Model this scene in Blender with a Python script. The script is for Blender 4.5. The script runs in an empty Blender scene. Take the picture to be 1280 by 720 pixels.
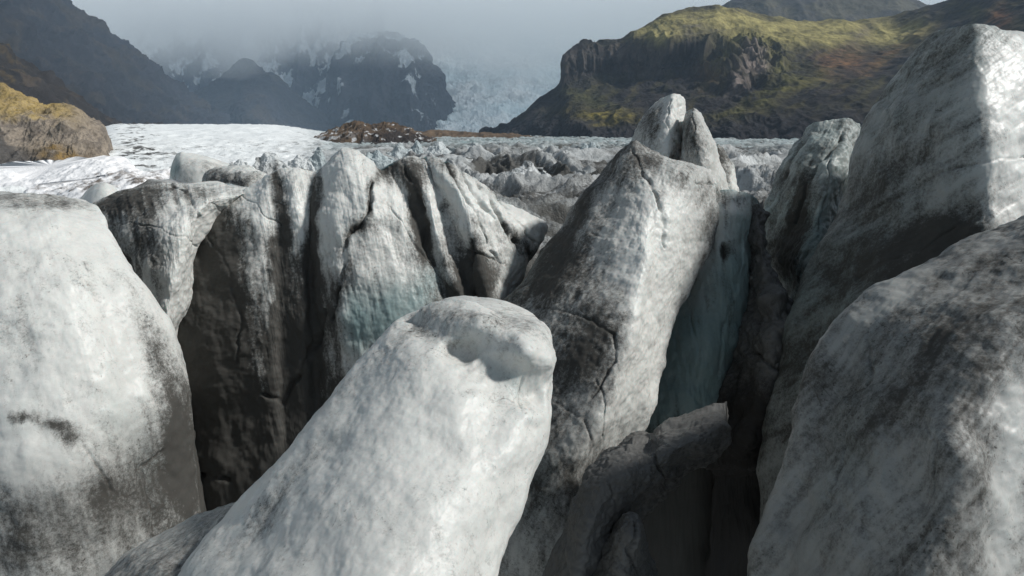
import bpy, math, random
import numpy as np
R = math.radians
sc = bpy.context.scene
col = sc.collection
# ------------------------------------------------------------------ camera
F = 853.0; PITCH = R(13.0)
cp, sp_ = math.cos(PITCH), math.sin(PITCH)
def at(px, py, d):
    """point seen at photo pixel (px,py) at forward distance d (metres), camera at the origin"""
    x = (px - 640.0) / F; u = (360.0 - py) / F
    Y = cp + u * sp_; Z = -sp_ + u * cp
    return (x / Y * d, d, Z / Y * d)
def proj(P):
    f = P[..., 1] * cp - P[..., 2] * sp_
    u = P[..., 1] * sp_ + P[..., 2] * cp
    f = np.where(np.abs(f) < 1e-3, 1e-3, f)
    return 640 + F * P[..., 0] / f, 360 - F * u / f
cd = bpy.data.cameras.new('camera'); cam = bpy.data.objects.new('camera', cd); col.objects.link(cam)
cam.location = (0, 0, 0); cam.rotation_euler = (math.pi / 2 - PITCH, 0, 0)
cd.sensor_width = 36; cd.lens = 36 * F / 1280; cd.clip_start = 0.05; cd.clip_end = 60000
sc.camera = cam
# ------------------------------------------------------------------ noise
_rs = np.random.RandomState(7)
PERM = _rs.permutation(256).astype(np.int64); PERM = np.concatenate([PERM, PERM, PERM])
GR = _rs.normal(size=(256, 3)); GR /= np.linalg.norm(GR, axis=1)[:, None]
from concurrent.futures import ThreadPoolExecutor
_pool = ThreadPoolExecutor(4)
GX, GY, GZ = (np.ascontiguousarray(GR[:, i]).astype(np.float32) for i in range(3))
PERM = PERM.astype(np.int32)
def _perlin(P):
    I = np.floor(P).astype(np.int32); f = (P - I).astype(np.float32); I &= 255
    x, y, z = f[:, 0], f[:, 1], f[:, 2]
    u = x*x*x*(x*(x*6-15)+10); v = y*y*y*(y*(y*6-15)+10); w = z*z*z*(z*(z*6-15)+10)
    i, j, k = I[:, 0], I[:, 1], I[:, 2]
    A0 = PERM[i]; A1 = PERM[i + 1]
    B = [PERM[A0 + j], PERM[A1 + j], PERM[A0 + j + 1], PERM[A1 + j + 1]]
    def g(b, dx, dy, dz):
        h = PERM[b + k + dz]
        return GX[h] * (x - dx) + GY[h] * (y - dy) + GZ[h] * (z - dz)
    r = []
    for dz in (0, 1):
        a0 = g(B[0], 0, 0, dz); a0 = a0 + (g(B[1], 1, 0, dz) - a0) * u
        a1 = g(B[2], 0, 1, dz); a1 = a1 + (g(B[3], 1, 1, dz) - a1) * u
        r.append(a0 + (a1 - a0) * v)
    return (r[0] + (r[1] - r[0]) * w) * 1.6
def perlin(P):
    sh = P.shape[:-1]; P = P.reshape(-1, 3); n = 65536
    ch = [P[i:i + n] for i in range(0, len(P), n)]
    return np.concatenate(list(_pool.map(_perlin, ch))).astype(float).reshape(sh)
def fbm(P, o=5, g=.5, l=2.03):
    s = 0; a = 1.
    for i in range(o):
        s = s + a * perlin(P + i * 17.3); P = P * l; a *= g
    return s
def ridged(P, o=5, g=.5, l=2.07):
    s = 0; a = 1.; w = 1.
    for i in range(o):
        n = (1 - np.abs(perlin(P + i * 11.7))) ** 2
        s = s + a * n * w; w = np.clip(n * 1.6, 0, 1); P = P * l; a *= g
    return s
def billow(P, o=4, g=.5, l=2.1):
    s = 0; a = 1.
    for i in range(o):
        s = s + a * np.abs(perlin(P + i * 5.1)); P = P * l; a *= g
    return s
def sm(a, b, x):
    t = np.clip((x - a) / (b - a), 0, 1); return t * t * (3 - 2 * t)
# ------------------------------------------------------------------ objects
def tag(o, label=None, cat=None, group=None, kind=None):
    if label: o['label'] = label
    if cat: o['category'] = cat
    if group: o['group'] = group
    if kind: o['kind'] = kind
    return o
def make_mesh(name, V, faces, mat, attrs=None, parent=None, recenter=True):
    me = bpy.data.meshes.new(name)
    loc = np.zeros(3)
    if recenter:
        loc = V.mean(0); loc[2] = V[:, 2].min(); V = V - loc
    nV = len(V); nF = len(faces)
    me.vertices.add(nV); me.vertices.foreach_set('co', V.astype(np.float32).ravel())
    quad = faces
    me.loops.add(nF * 4); me.polygons.add(nF)
    me.loops.foreach_set('vertex_index', quad.astype(np.int32).ravel())
    me.polygons.foreach_set('loop_start', np.arange(0, nF * 4, 4, dtype=np.int32))
    me.polygons.foreach_set('use_smooth', np.ones(nF, dtype=bool))
    me.update(calc_edges=True); me.validate()
    for k, a in (attrs or {}).items():
        if a.ndim == 1:
            at_ = me.attributes.new(k, 'FLOAT', 'POINT'); at_.data.foreach_set('value', a.astype(np.float32))
        else:
            at_ = me.attributes.new(k, 'FLOAT_COLOR', 'POINT')
            c = np.concatenate([a, np.ones((len(a), 1))], 1); at_.data.foreach_set('color', c.astype(np.float32).ravel())
    me.materials.append(mat)
    o = bpy.data.objects.new(name, me); col.objects.link(o); o.location = loc
    if parent: o.parent = parent
    return o
def cr_weights(n_ctrl, t, periodic):
    W = np.zeros((len(t), n_ctrl)); i = np.floor(t).astype(int)
    if not periodic: i = np.clip(i, 0, n_ctrl - 2)
    f = t - i
    b = [-.5*f**3 + f**2 - .5*f, 1.5*f**3 - 2.5*f**2 + 1, -1.5*f**3 + 2*f**2 + .5*f, .5*f**3 - .5*f**2]
    r = np.arange(len(t))
    for k in range(4):
        j = i + k - 1
        j = j % n_ctrl if periodic else np.clip(j, 0, n_ctrl - 1)
        np.add.at(W, (r, j), b[k])
    return W
def grid_normals(V, periodic):
    if periodic:
        du = np.roll(V, -1, 1) - np.roll(V, 1, 1)
    else:
        du = np.gradient(V, axis=1)
    dv = np.gradient(V, axis=0)
    n = np.cross(du, dv); l = np.linalg.norm(n, axis=2, keepdims=True)
    return n / np.maximum(l, 1e-9)
def polydist(px, py, pts):
    """distance to a polyline and how far along it (0..1)"""
    D = np.full(px.shape, 1e9); T = np.zeros(px.shape); n = len(pts) - 1
    for i in range(n):
        ax, ay = pts[i]; bx, by = pts[i + 1]
        dx, dy = bx - ax, by - ay; L2 = dx*dx + dy*dy + 1e-9
        t = np.clip(((px - ax) * dx + (py - ay) * dy) / L2, 0, 1)
        d = np.hypot(px - ax - t*dx, py - ay - t*dy)
        m = d < D; D = np.where(m, d, D); T = np.where(m, (i + t) / n, T)
    return D, T
def blob(px, py, b):
    cx, cy, rx, ry, ang = b[:5]
    c, s = math.cos(R(ang)), math.sin(R(ang))
    x = px - cx; y = py - cy
    a = (x * c + y * s) / rx; q = (-x * s + y * c) / ry
    return np.exp(-(a*a + q*q))
def net(name, rows, mat, nu=300, nv=220, back=None, K=3, noise=(), dirt=0.0, blue=0.0,
        dblobs=(), bblobs=(), cracks=(), bumps=(), stretch=(1, 1, 1), seed=0.0, noise_dirt=.25, warp=6.0, streak=None, grey=0., gblobs=()):
    """closed solid of ice: rows (top to bottom) of points left silhouette -> front -> right silhouette; the back is rounded off behind"""
    P = np.array([[at(*p) for p in r] for r in rows], float)       # R x M x 3
    Rn, M, _ = P.shape
    Lc = P[:, 0]; Rc = P[:, -1]; mid = P.mean(1)
    dirn = mid.copy(); dirn[:, 2] = 0; dirn /= np.linalg.norm(dirn, axis=1)[:, None]
    wid = np.linalg.norm(Rc - Lc, axis=1)
    th = wid * .65 if back is None else (np.full(Rn, back) if np.isscalar(back) else np.interp(np.linspace(0, 1, Rn), np.linspace(0, 1, len(back)), back))
    bk = []
    for k in range(1, K + 1):
        t = k / (K + 1)
        bk.append(Rc * (1 - t) + Lc * t + dirn * (th * math.sin(math.pi * t) ** .7)[:, None])
    C = np.concatenate([P, np.stack(bk, 1)], 1); nC = C.shape[1]
    nf = int(nu * .78); nb = nu - nf
    # spacing in pixels
    t = np.concatenate([np.linspace(0, M - 1, nf, endpoint=False), np.linspace(M - 1, nC, nb, endpoint=False)])
    Wu = cr_weights(nC, t, True); Wv = cr_weights(Rn, np.linspace(0, Rn - 1, nv), False)
    V = np.einsum('ar,rmc,bm->abc', Wv, C, Wu)
    fm = np.concatenate([sm(-.05, .25, np.linspace(0, M - 1, nf)) * sm(M - .95, M - 1.25, np.linspace(0, M - 1, nf)), np.zeros(nb)])[None, :] * np.ones((nv, 1))
    front = np.concatenate([np.ones(nf), np.zeros(nb)])[None, :] * np.ones((nv, 1))
    N = grid_normals(V, True)
    sgn = np.sign(-(N * V)[:, :nf].sum(2).mean()); N = N * sgn
    tb = np.linspace(0, 1, nb, endpoint=False)
    paint = np.concatenate([np.ones(nf), np.maximum(sm(.45, .2, tb), sm(.6, .85, tb))])[None, :] * np.ones((nv, 1))
    # fade displacement towards the crest ring so it stays closed
    vv = np.linspace(0, 1, nv)[:, None]
    S = V / np.array(stretch) + seed * 3.7
    D = np.zeros(V.shape[:2])
    for kind, fr, am in noise:
        f_ = {'f': fbm, 'r': ridged, 'b': billow}[kind]
        n = f_(S * fr + seed)
        if kind == 'r': n = n - 1.0
        if kind == 'b': n = n - .45
        D += am * n * (.6 if kind == 'b' else 1.)
    px, py = proj(V)
    wx = fbm(S * 1.1 + 31, 3) * warp; wy = fbm(S * 1.1 + 57, 3) * warp
    fz = float(np.median(P[..., 1])); wx = wx + fbm(S * 45 / fz + 3, 3) * warp * .38; wy = wy + fbm(S * 45 / fz + 71, 3) * warp * .38
    qx, qy = px + wx, py + wy
    dA = np.full(D.shape, float(dirt)); bA = np.full(D.shape, float(blue))
    for b in bumps: D += b[5] * blob(qx, qy, b) * front
    for b in dblobs: dA += b[5] * blob(qx, qy, b) * paint  # mostly dirt; some blobs are crevasse shade painted dark
    gA = np.full(D.shape, float(grey)) + .15 * fbm(S * 1.3 + 41, 3)
    for b in gblobs: gA += b[5] * blob(qx, qy, b) * paint
    for b in bblobs: bA += b[5] * blob(qx, qy, b) * paint
    for pts, w, dep, dr in cracks:
        dist, tt = polydist(qx, qy, pts)
        wv = w * .62 * (.55 + .45 * np.sin(math.pi * np.clip(tt * .9 + .08, 0, 1)))
        brk = .35 + .65 * sm(-.25, .25, fbm(S * 3.1 + 91, 2)); pr = np.exp(-(dist / wv) ** 2) * brk
        D -= dep * .75 * pr * front
        dA += dr * .5 * np.exp(-(dist / (wv * 1.6)) ** 2) * front * brk
    dA += noise_dirt * fbm(S * .9 + 77, 4)
    if streak is not None:
        an, ln, wd, am = streak
        c_, s_ = math.cos(R(an)), math.sin(R(an))
        Q = np.stack([(px * c_ + py * s_) / ln, (-px * s_ + py * c_) / wd, px * 0 + seed], -1)
        st = fbm(Q, 4, .62)
        dA += am * st * front
        D += -.02 * am * st * front * fz / 5
    V = V + N * D[..., None]
    # caps
    top = V[0].mean(0); bot = V[-1].mean(0)
    VV = np.concatenate([V.reshape(-1, 3), top[None], bot[None]])
    it = nv * nu
    a = np.arange(nv - 1)[:, None] * nu + np.arange(nu)[None]
    b = np.arange(nv - 1)[:, None] * nu + (np.arange(nu)[None] + 1) % nu
    q = np.stack([a, b, b + nu, a + nu], -1).reshape(-1, 4)
    if sgn < 0: pass
    # caps as quads folded over pairs
    i0 = np.arange(0, nu, 2)
    capt = np.stack([np.full(len(i0), it), (i0 + 2) % nu, (i0 + 1) % nu, i0], -1)
    lb = (nv - 1) * nu
    capb = np.stack([np.full(len(i0), it + 1), lb + i0, lb + (i0 + 1) % nu, lb + (i0 + 2) % nu], -1)
    q = np.concatenate([q, capt, capb])
    # outward winding: grid normal cross(du,dv) corresponds to order a,b,b+nu
    if sgn < 0: q = q[:, ::-1]
    attrs = {'dirt': np.concatenate([dA.ravel(), [dA[0].mean(), 1.]]), 'blue': np.concatenate([bA.ravel(), [0., 0.]]), 'grey': np.concatenate([gA.ravel(), [0., 0.]])}
    return make_mesh(name, VV, q, mat, attrs)
# ------------------------------------------------------------------ materials
def nd(nt, t, **kw):
    n = nt.nodes.new(t)
    for k, v in kw.items():
        if k in n.inputs: n.inputs[k].default_value = v
        else: setattr(n, k, v)
    return n
def newmat(name):
    m = bpy.data.materials.new(name); m.use_nodes = True; nt = m.node_tree; nt.nodes.clear()
    out = nt.nodes.new('ShaderNodeOutputMaterial'); b = nt.nodes.new('ShaderNodeBsdfPrincipled')
    nt.links.new(b.outputs[0], out.inputs[0]); return m, nt, b
def math_(nt, op, a, b=None, c=None):
    n = nt.nodes.new('ShaderNodeMath'); n.operation = op
    for i, v in enumerate((a, b, c)):
        if v is None: continue
        if isinstance(v, (int, float)): n.inputs[i].default_value = v
        else: nt.links.new(v, n.inputs[i])
    return n.outputs[0]
def maprange(nt, v, a, b, c=0, d=1, mode='SMOOTHSTEP'):
    n = nt.nodes.new('ShaderNodeMapRange'); n.interpolation_type = mode
    nt.links.new(v, n.inputs[0])
    for i, x in zip((1, 2, 3, 4), (a, b, c, d)): n.inputs[i].default_value = x
    return n.outputs[0]
def mixc(nt, f, a, b):
    n = nt.nodes.new('ShaderNodeMix'); n.data_type = 'RGBA'
    if isinstance(f, (int, float)): n.inputs[0].default_value = f
    else: nt.links.new(f, n.inputs[0])
    for i, v in ((6, a), (7, b)):
        if isinstance(v, tuple): n.inputs[i].default_value = (*v, 1)
        else: nt.links.new(v, n.inputs[i])
    return n.outputs[2]
def noise_node(nt, vec, scale, detail=5, rough=.55, dist=0.0, scl=None):
    if scl is not None:
        mp = nt.nodes.new('ShaderNodeMapping'); mp.inputs['Scale'].default_value = scl
        nt.links.new(vec, mp.inputs['Vector']); vec = mp.outputs[0]
    n = nt.nodes.new('ShaderNodeTexNoise'); nt.links.new(vec, n.inputs['Vector'])
    n.inputs['Scale'].default_value = scale; n.inputs['Detail'].default_value = detail
    n.inputs['Roughness'].default_value = rough; n.inputs['Distortion'].default_value = dist
    return n.outputs['Fac']
def ice_material(name, white=(.63, .64, .61), teal=(.21, .30, .30), dirtc=(.044, .042, .037), k=1.0, bump=.10, sss=.0, rough=.42, speck=.46):
    m, nt, b = newmat(name)
    tc = nt.nodes.new('ShaderNodeTexCoord').outputs['Object']
    dA = nt.nodes.new('ShaderNodeAttribute'); dA.attribute_name = 'dirt'
    bA = nt.nodes.new('ShaderNodeAttribute'); bA.attribute_name = 'blue'
    nA = noise_node(nt, tc, 1.6 * k, 9, .62, .6)
    nB = noise_node(nt, tc, 26 * k, 6, .68)
    nC = noise_node(nt, tc, 9 * k, 5, .6, .8, (1, 1, .22))
    nD = noise_node(nt, tc, 90 * k, 3, .6)
    nE = noise_node(nt, tc, 3.4 * k, 7, .62, .5, (1, 1, .16))
    nV = noise_node(nt, tc, 1.1 * k, 3, .5, 1.2)
    vein = maprange(nt, math_(nt, 'ABSOLUTE', math_(nt, 'SUBTRACT', nV, .5)), .0, .007, 1, 0, 'LINEAR')
    vein = math_(nt, 'MULTIPLY', vein, maprange(nt, nA, .48, .60))
    v = math_(nt, 'MULTIPLY_ADD', math_(nt, 'SUBTRACT', nA, .5), .62, dA.outputs['Fac'])
    v = math_(nt, 'MULTIPLY_ADD', math_(nt, 'SUBTRACT', nE, .5), .55, v)
    v = math_(nt, 'MULTIPLY_ADD', math_(nt, 'SUBTRACT', nC, .5), .55, v)
    v = math_(nt, 'MULTIPLY_ADD', math_(nt, 'SUBTRACT', nB, .5), speck * 2.2, v)
    v = math_(nt, 'MULTIPLY_ADD', math_(nt, 'SUBTRACT', nD, .5), speck, v)
    nG = noise_node(nt, tc, 42 * k, 2, .5)
    v = math_(nt, 'MULTIPLY_ADD', math_(nt, 'MULTIPLY', maprange(nt, nG, .62, .70), maprange(nt, nA, .42, .62)), .26, v)
    v = math_(nt, 'MULTIPLY_ADD', vein, .18, v)
    fac = maprange(nt, v, .0, .80, mode='SMOOTHSTEP')
    bl = maprange(nt, math_(nt, 'MULTIPLY_ADD', math_(nt, 'SUBTRACT', nA, .5), .5, bA.outputs['Fac']), .1, 1.0)
    ic = mixc(nt, bl, white, teal)
    gA = nt.nodes.new('ShaderNodeAttribute'); gA.attribute_name = 'grey'
    ic = mixc(nt, math_(nt, 'MULTIPLY', maprange(nt, gA.outputs['Fac'], 0, 1, 0, 1, 'LINEAR'), .82), ic, tuple(.30 * x for x in white))
    fine = maprange(nt, nB, .3, .7, .9, 1.06, 'LINEAR')
    c = mixc(nt, math_(nt, 'MULTIPLY', fac, .97), ic, dirtc)
    hs = nt.nodes.new('ShaderNodeMix'); hs.data_type = 'RGBA'; hs.blend_type = 'MULTIPLY'; hs.inputs[0].default_value = 1
    cmb = nt.nodes.new('ShaderNodeCombineColor')
    for i in range(3): nt.links.new(fine, cmb.inputs[i])
    nt.links.new(c, hs.inputs[6]); nt.links.new(cmb.outputs[0], hs.inputs[7])
    nt.links.new(hs.outputs[2], b.inputs['Base Color'])
    nt.links.new(maprange(nt, fac, 0, 1, rough, .8, 'LINEAR'), b.inputs['Roughness'])
    b.inputs['Specular IOR Level'].default_value = .28
    if sss:
        b.inputs['Subsurface Weight'].default_value = sss
        b.inputs['Subsurface Radius'].default_value = (.35, .75, .9); b.inputs['Subsurface Scale'].default_value = .12 / k
    h = math_(nt, 'MULTIPLY_ADD', nB, .22, nA)
    h = math_(nt, 'MULTIPLY_ADD', nC, .4, h)
    h = math_(nt, 'MULTIPLY_ADD', nD, .05, h)
    bp = nt.nodes.new('ShaderNodeBump'); bp.inputs['Strength'].default_value = bump; bp.inputs['Distance'].default_value = .10 / k
    nt.links.new(h, bp.inputs['Height']); nt.links.new(bp.outputs[0], b.inputs['Normal'])
    return m
ICE = ice_material('dirty_ice', sss=.25, rough=.42)
ICE_DARK = ice_material('ashy_ice', white=(.13, .13, .124), dirtc=(.028, .026, .024))
ICE_FIELD = ice_material('glacier_ice', k=.12, bump=.9, white=(.90, .935, .93), teal=(.30, .43, .44), dirtc=(.072, .071, .065), speck=.5)
SERAC = ice_material('serac_ice', k=.25, bump=.8, white=(.60, .63, .63), teal=(.34, .41, .425), dirtc=(.09, .085, .078))
def terrain_material(name, k, bump=.7, bdist=4.0, var=.35, rough=.95):
    m, nt, b = newmat(name)
    tc = nt.nodes.new('ShaderNodeTexCoord').outputs['Object']
    cA = nt.nodes.new('ShaderNodeAttribute'); cA.attribute_name = 'col'
    n1 = noise_node(nt, tc, k, 10, .68, .3); n2 = noise_node(nt, tc, k * 9, 6, .7)
    f = math_(nt, 'MULTIPLY', maprange(nt, n1, .3, .7, 1 - var, 1 + var, 'LINEAR'), maprange(nt, n2, .3, .7, 1 - var, 1 + var, 'LINEAR'))
    cmb = nt.nodes.new('ShaderNodeCombineColor')
    for i in range(3): nt.links.new(f, cmb.inputs[i])
    hs = nt.nodes.new('ShaderNodeMix'); hs.data_type = 'RGBA'; hs.blend_type = 'MULTIPLY'; hs.inputs[0].default_value = 1
    nt.links.new(cA.outputs['Color'], hs.inputs[6]); nt.links.new(cmb.outputs[0], hs.inputs[7])
    nt.links.new(hs.outputs[2], b.inputs['Base Color']); b.inputs['Roughness'].default_value = rough
    b.inputs['Specular IOR Level'].default_value = .15
    bp = nt.nodes.new('ShaderNodeBump'); bp.inputs['Strength'].default_value = bump; bp.inputs['Distance'].default_value = bdist
    nt.links.new(math_(nt, 'MULTIPLY_ADD', n2, .3, n1), bp.inputs['Height']); nt.links.new(bp.outputs[0], b.inputs['Normal'])
    return m
MOUNT = terrain_material('mountain_ground', .006, bdist=16)
ROCKM = terrain_material('rock_ground', .12, bdist=.8, var=.28)
# ------------------------------------------------------------------ ice masses near the camera
exec_order = []
# --- great fin on the right
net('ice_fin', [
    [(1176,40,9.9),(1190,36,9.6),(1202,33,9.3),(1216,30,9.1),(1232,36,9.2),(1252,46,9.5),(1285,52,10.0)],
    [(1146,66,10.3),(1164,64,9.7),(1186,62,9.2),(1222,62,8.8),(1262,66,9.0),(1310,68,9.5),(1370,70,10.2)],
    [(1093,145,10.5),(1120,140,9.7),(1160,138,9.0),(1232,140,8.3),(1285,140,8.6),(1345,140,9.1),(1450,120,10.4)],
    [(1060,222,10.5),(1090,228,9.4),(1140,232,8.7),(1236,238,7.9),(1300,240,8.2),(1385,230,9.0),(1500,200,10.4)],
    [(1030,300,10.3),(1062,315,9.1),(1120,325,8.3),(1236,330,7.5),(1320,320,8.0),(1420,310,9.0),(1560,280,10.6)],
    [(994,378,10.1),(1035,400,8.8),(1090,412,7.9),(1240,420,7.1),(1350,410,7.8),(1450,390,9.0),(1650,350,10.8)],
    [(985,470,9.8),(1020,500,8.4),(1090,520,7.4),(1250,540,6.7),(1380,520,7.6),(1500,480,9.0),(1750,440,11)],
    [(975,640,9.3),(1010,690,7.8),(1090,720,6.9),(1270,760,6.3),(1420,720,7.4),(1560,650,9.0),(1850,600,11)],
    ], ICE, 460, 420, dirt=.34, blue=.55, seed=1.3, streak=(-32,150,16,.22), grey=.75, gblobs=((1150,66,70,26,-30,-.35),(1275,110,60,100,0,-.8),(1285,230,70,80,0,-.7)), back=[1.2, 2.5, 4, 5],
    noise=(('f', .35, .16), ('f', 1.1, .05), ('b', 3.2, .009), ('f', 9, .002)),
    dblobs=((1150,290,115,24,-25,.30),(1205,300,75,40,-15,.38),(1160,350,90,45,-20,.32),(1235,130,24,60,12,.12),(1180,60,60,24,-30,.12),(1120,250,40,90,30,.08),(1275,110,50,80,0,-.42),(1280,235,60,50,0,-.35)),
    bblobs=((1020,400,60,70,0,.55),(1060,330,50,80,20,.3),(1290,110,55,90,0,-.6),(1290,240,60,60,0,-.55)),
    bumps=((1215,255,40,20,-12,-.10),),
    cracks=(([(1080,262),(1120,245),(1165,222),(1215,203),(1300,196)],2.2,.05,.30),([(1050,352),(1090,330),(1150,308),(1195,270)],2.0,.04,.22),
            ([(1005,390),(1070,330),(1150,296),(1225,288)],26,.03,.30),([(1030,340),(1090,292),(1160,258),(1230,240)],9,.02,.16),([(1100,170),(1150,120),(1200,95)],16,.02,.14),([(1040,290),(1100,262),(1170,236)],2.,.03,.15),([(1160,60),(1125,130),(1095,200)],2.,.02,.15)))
tag(bpy.data.objects['ice_fin'], 'tallest ice fin, grey shaded left face and bright white right side, against the hillside', 'ice fin', 'large ice fins')
# --- nearest fin, lower right corner
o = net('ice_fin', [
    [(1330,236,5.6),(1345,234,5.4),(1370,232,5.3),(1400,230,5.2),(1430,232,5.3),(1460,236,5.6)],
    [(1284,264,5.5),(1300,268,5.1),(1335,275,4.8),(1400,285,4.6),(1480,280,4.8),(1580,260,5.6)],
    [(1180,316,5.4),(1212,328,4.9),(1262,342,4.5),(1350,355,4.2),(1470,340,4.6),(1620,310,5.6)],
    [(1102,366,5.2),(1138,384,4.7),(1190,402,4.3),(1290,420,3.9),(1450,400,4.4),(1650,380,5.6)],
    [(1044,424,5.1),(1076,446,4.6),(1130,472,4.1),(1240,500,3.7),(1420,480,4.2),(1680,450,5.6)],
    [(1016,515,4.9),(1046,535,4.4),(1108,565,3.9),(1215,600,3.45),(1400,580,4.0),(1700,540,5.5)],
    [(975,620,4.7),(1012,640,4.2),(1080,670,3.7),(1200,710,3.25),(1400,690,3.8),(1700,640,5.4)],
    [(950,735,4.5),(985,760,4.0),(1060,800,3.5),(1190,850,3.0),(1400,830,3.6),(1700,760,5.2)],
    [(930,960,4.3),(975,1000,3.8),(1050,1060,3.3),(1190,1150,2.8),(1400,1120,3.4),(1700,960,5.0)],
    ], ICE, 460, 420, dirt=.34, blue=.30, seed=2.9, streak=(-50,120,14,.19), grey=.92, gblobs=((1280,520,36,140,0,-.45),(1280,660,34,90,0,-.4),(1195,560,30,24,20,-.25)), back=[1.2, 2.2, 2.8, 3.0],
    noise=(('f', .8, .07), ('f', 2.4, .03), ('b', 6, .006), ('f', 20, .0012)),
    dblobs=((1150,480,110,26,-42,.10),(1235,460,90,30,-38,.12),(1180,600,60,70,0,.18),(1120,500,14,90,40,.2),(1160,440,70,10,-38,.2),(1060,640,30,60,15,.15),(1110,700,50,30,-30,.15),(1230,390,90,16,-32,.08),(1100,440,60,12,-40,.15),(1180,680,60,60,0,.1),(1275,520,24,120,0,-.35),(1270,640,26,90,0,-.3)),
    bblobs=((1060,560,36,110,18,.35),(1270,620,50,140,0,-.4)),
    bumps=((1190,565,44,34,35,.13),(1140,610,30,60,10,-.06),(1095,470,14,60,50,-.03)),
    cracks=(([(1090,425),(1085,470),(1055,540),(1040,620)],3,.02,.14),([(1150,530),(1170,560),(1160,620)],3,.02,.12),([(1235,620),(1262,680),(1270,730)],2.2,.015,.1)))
tag(o, 'grey speckled ice fin filling the lower right corner, nearest of the right-hand fins', 'ice fin', 'large ice fins')
# --- white tongue in front
o = net('ice_tongue', [
    [(520,388,5.05),(545,377,4.98),(572,373,4.95),(598,381,4.95),(622,392,5.0),(648,392,5.02),(673,393,5.10)],
    [(492,404,5.0),(520,402,4.84),(555,400,4.74),(595,402,4.64),(630,408,4.62),(662,411,4.66),(688,413,4.92)],
    [(456,440,4.9),(488,446,4.55),(530,446,4.45),(580,440,4.54),(622,438,4.50),(664,440,4.46),(695,448,4.80)],
    [(425,482,4.8),(462,492,4.4),(512,498,4.18),(570,496,4.18),(622,490,4.36),(664,480,4.46),(694,482,4.78)],
    [(386,534,4.6),(430,550,4.15),(490,562,3.92),(556,568,3.84),(612,564,3.92),(655,552,4.1),(686,540,4.6)],
    [(340,586,4.4),(395,606,3.9),(462,622,3.62),(532,628,3.52),(590,622,3.64),(634,610,3.9),(664,592,4.35)],
    [(284,648,4.2),(345,676,3.66),(420,694,3.35),(500,702,3.22),(560,696,3.34),(604,682,3.62),(634,652,4.1)],
    [(226,720,4.0),(290,762,3.36),(370,792,3.0),(460,802,2.86),(532,792,2.98),(578,768,3.3),(610,720,3.85)],
    [(150,860,3.8),(225,930,3.1),(320,980,2.7),(450,1000,2.55),(540,980,2.7),(590,930,3.0),(604,860,3.6)],
    ], ICE, 460, 420, dirt=.03, blue=.02, seed=4.1, streak=(-50,90,11,.07), grey=.12, back=[.5, 1.0, 1.5, 1.8],
    noise=(('f', 1.0, .05), ('f', 3.0, .012), ('b', 9, .003), ('f', 24, .0012)), noise_dirt=.16,
    dblobs=((515,404,44,14,-45,.22),(440,500,22,60,38,.18),(360,606,18,70,42,.30),(610,398,70,8,8,.22),(330,650,50,20,-40,.15),(660,400,20,10,20,.15)),
    bblobs=((590,430,60,14,40,.3),(640,470,40,14,25,.35),(240,740,20,40,0,.5),(600,650,50,24,-50,.2)),
    bumps=((602,444,88,17,27,-.03),),
    cracks=(([(512,402),(560,424),(610,456),(660,486),(700,496)],34,.12,.05),([(540,382),(600,404),(650,428),(690,446)],28,-.06,0.),([(490,424),(560,466),(620,500),(670,520)],30,-.05,0.)))
tag(o, 'smooth white tongue of ice slanting down to the bottom edge, closest of all', 'ice tongue')
o = net('ice_tongue', [
    [(270,640,4.75),(282,634,4.65),(296,630,4.6),(310,630,4.6),(325,636,4.75)],
    [(236,662,4.7),(262,664,4.4),(290,664,4.3),(318,664,4.4),(340,664,4.7)],
    [(190,690,4.6),(225,700,4.2),(262,706,4.05),(300,710,4.1),(335,705,4.5)],
    [(140,722,4.5),(180,740,4.0),(225,752,3.8),(275,760,3.9),(315,750,4.4)],
    [(60,800,4.3),(110,840,3.8),(170,870,3.55),(240,880,3.6),(300,850,4.2)],
    [(-40,960,4.1),(30,1020,3.5),(110,1060,3.3),(200,1060,3.4),(280,1000,4.0)],
    ], ICE, 240, 200, dirt=.35, blue=.1, seed=5.1, grey=.7, noise=(('f', 1.4, .05), ('f', 4, .02), ('f', 16, .006)),
    dblobs=((200,720,60,14,-25,.15),))
tag(o, 'low grey ice rib tucked against the left flank of the white tongue', 'ice tongue')
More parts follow.
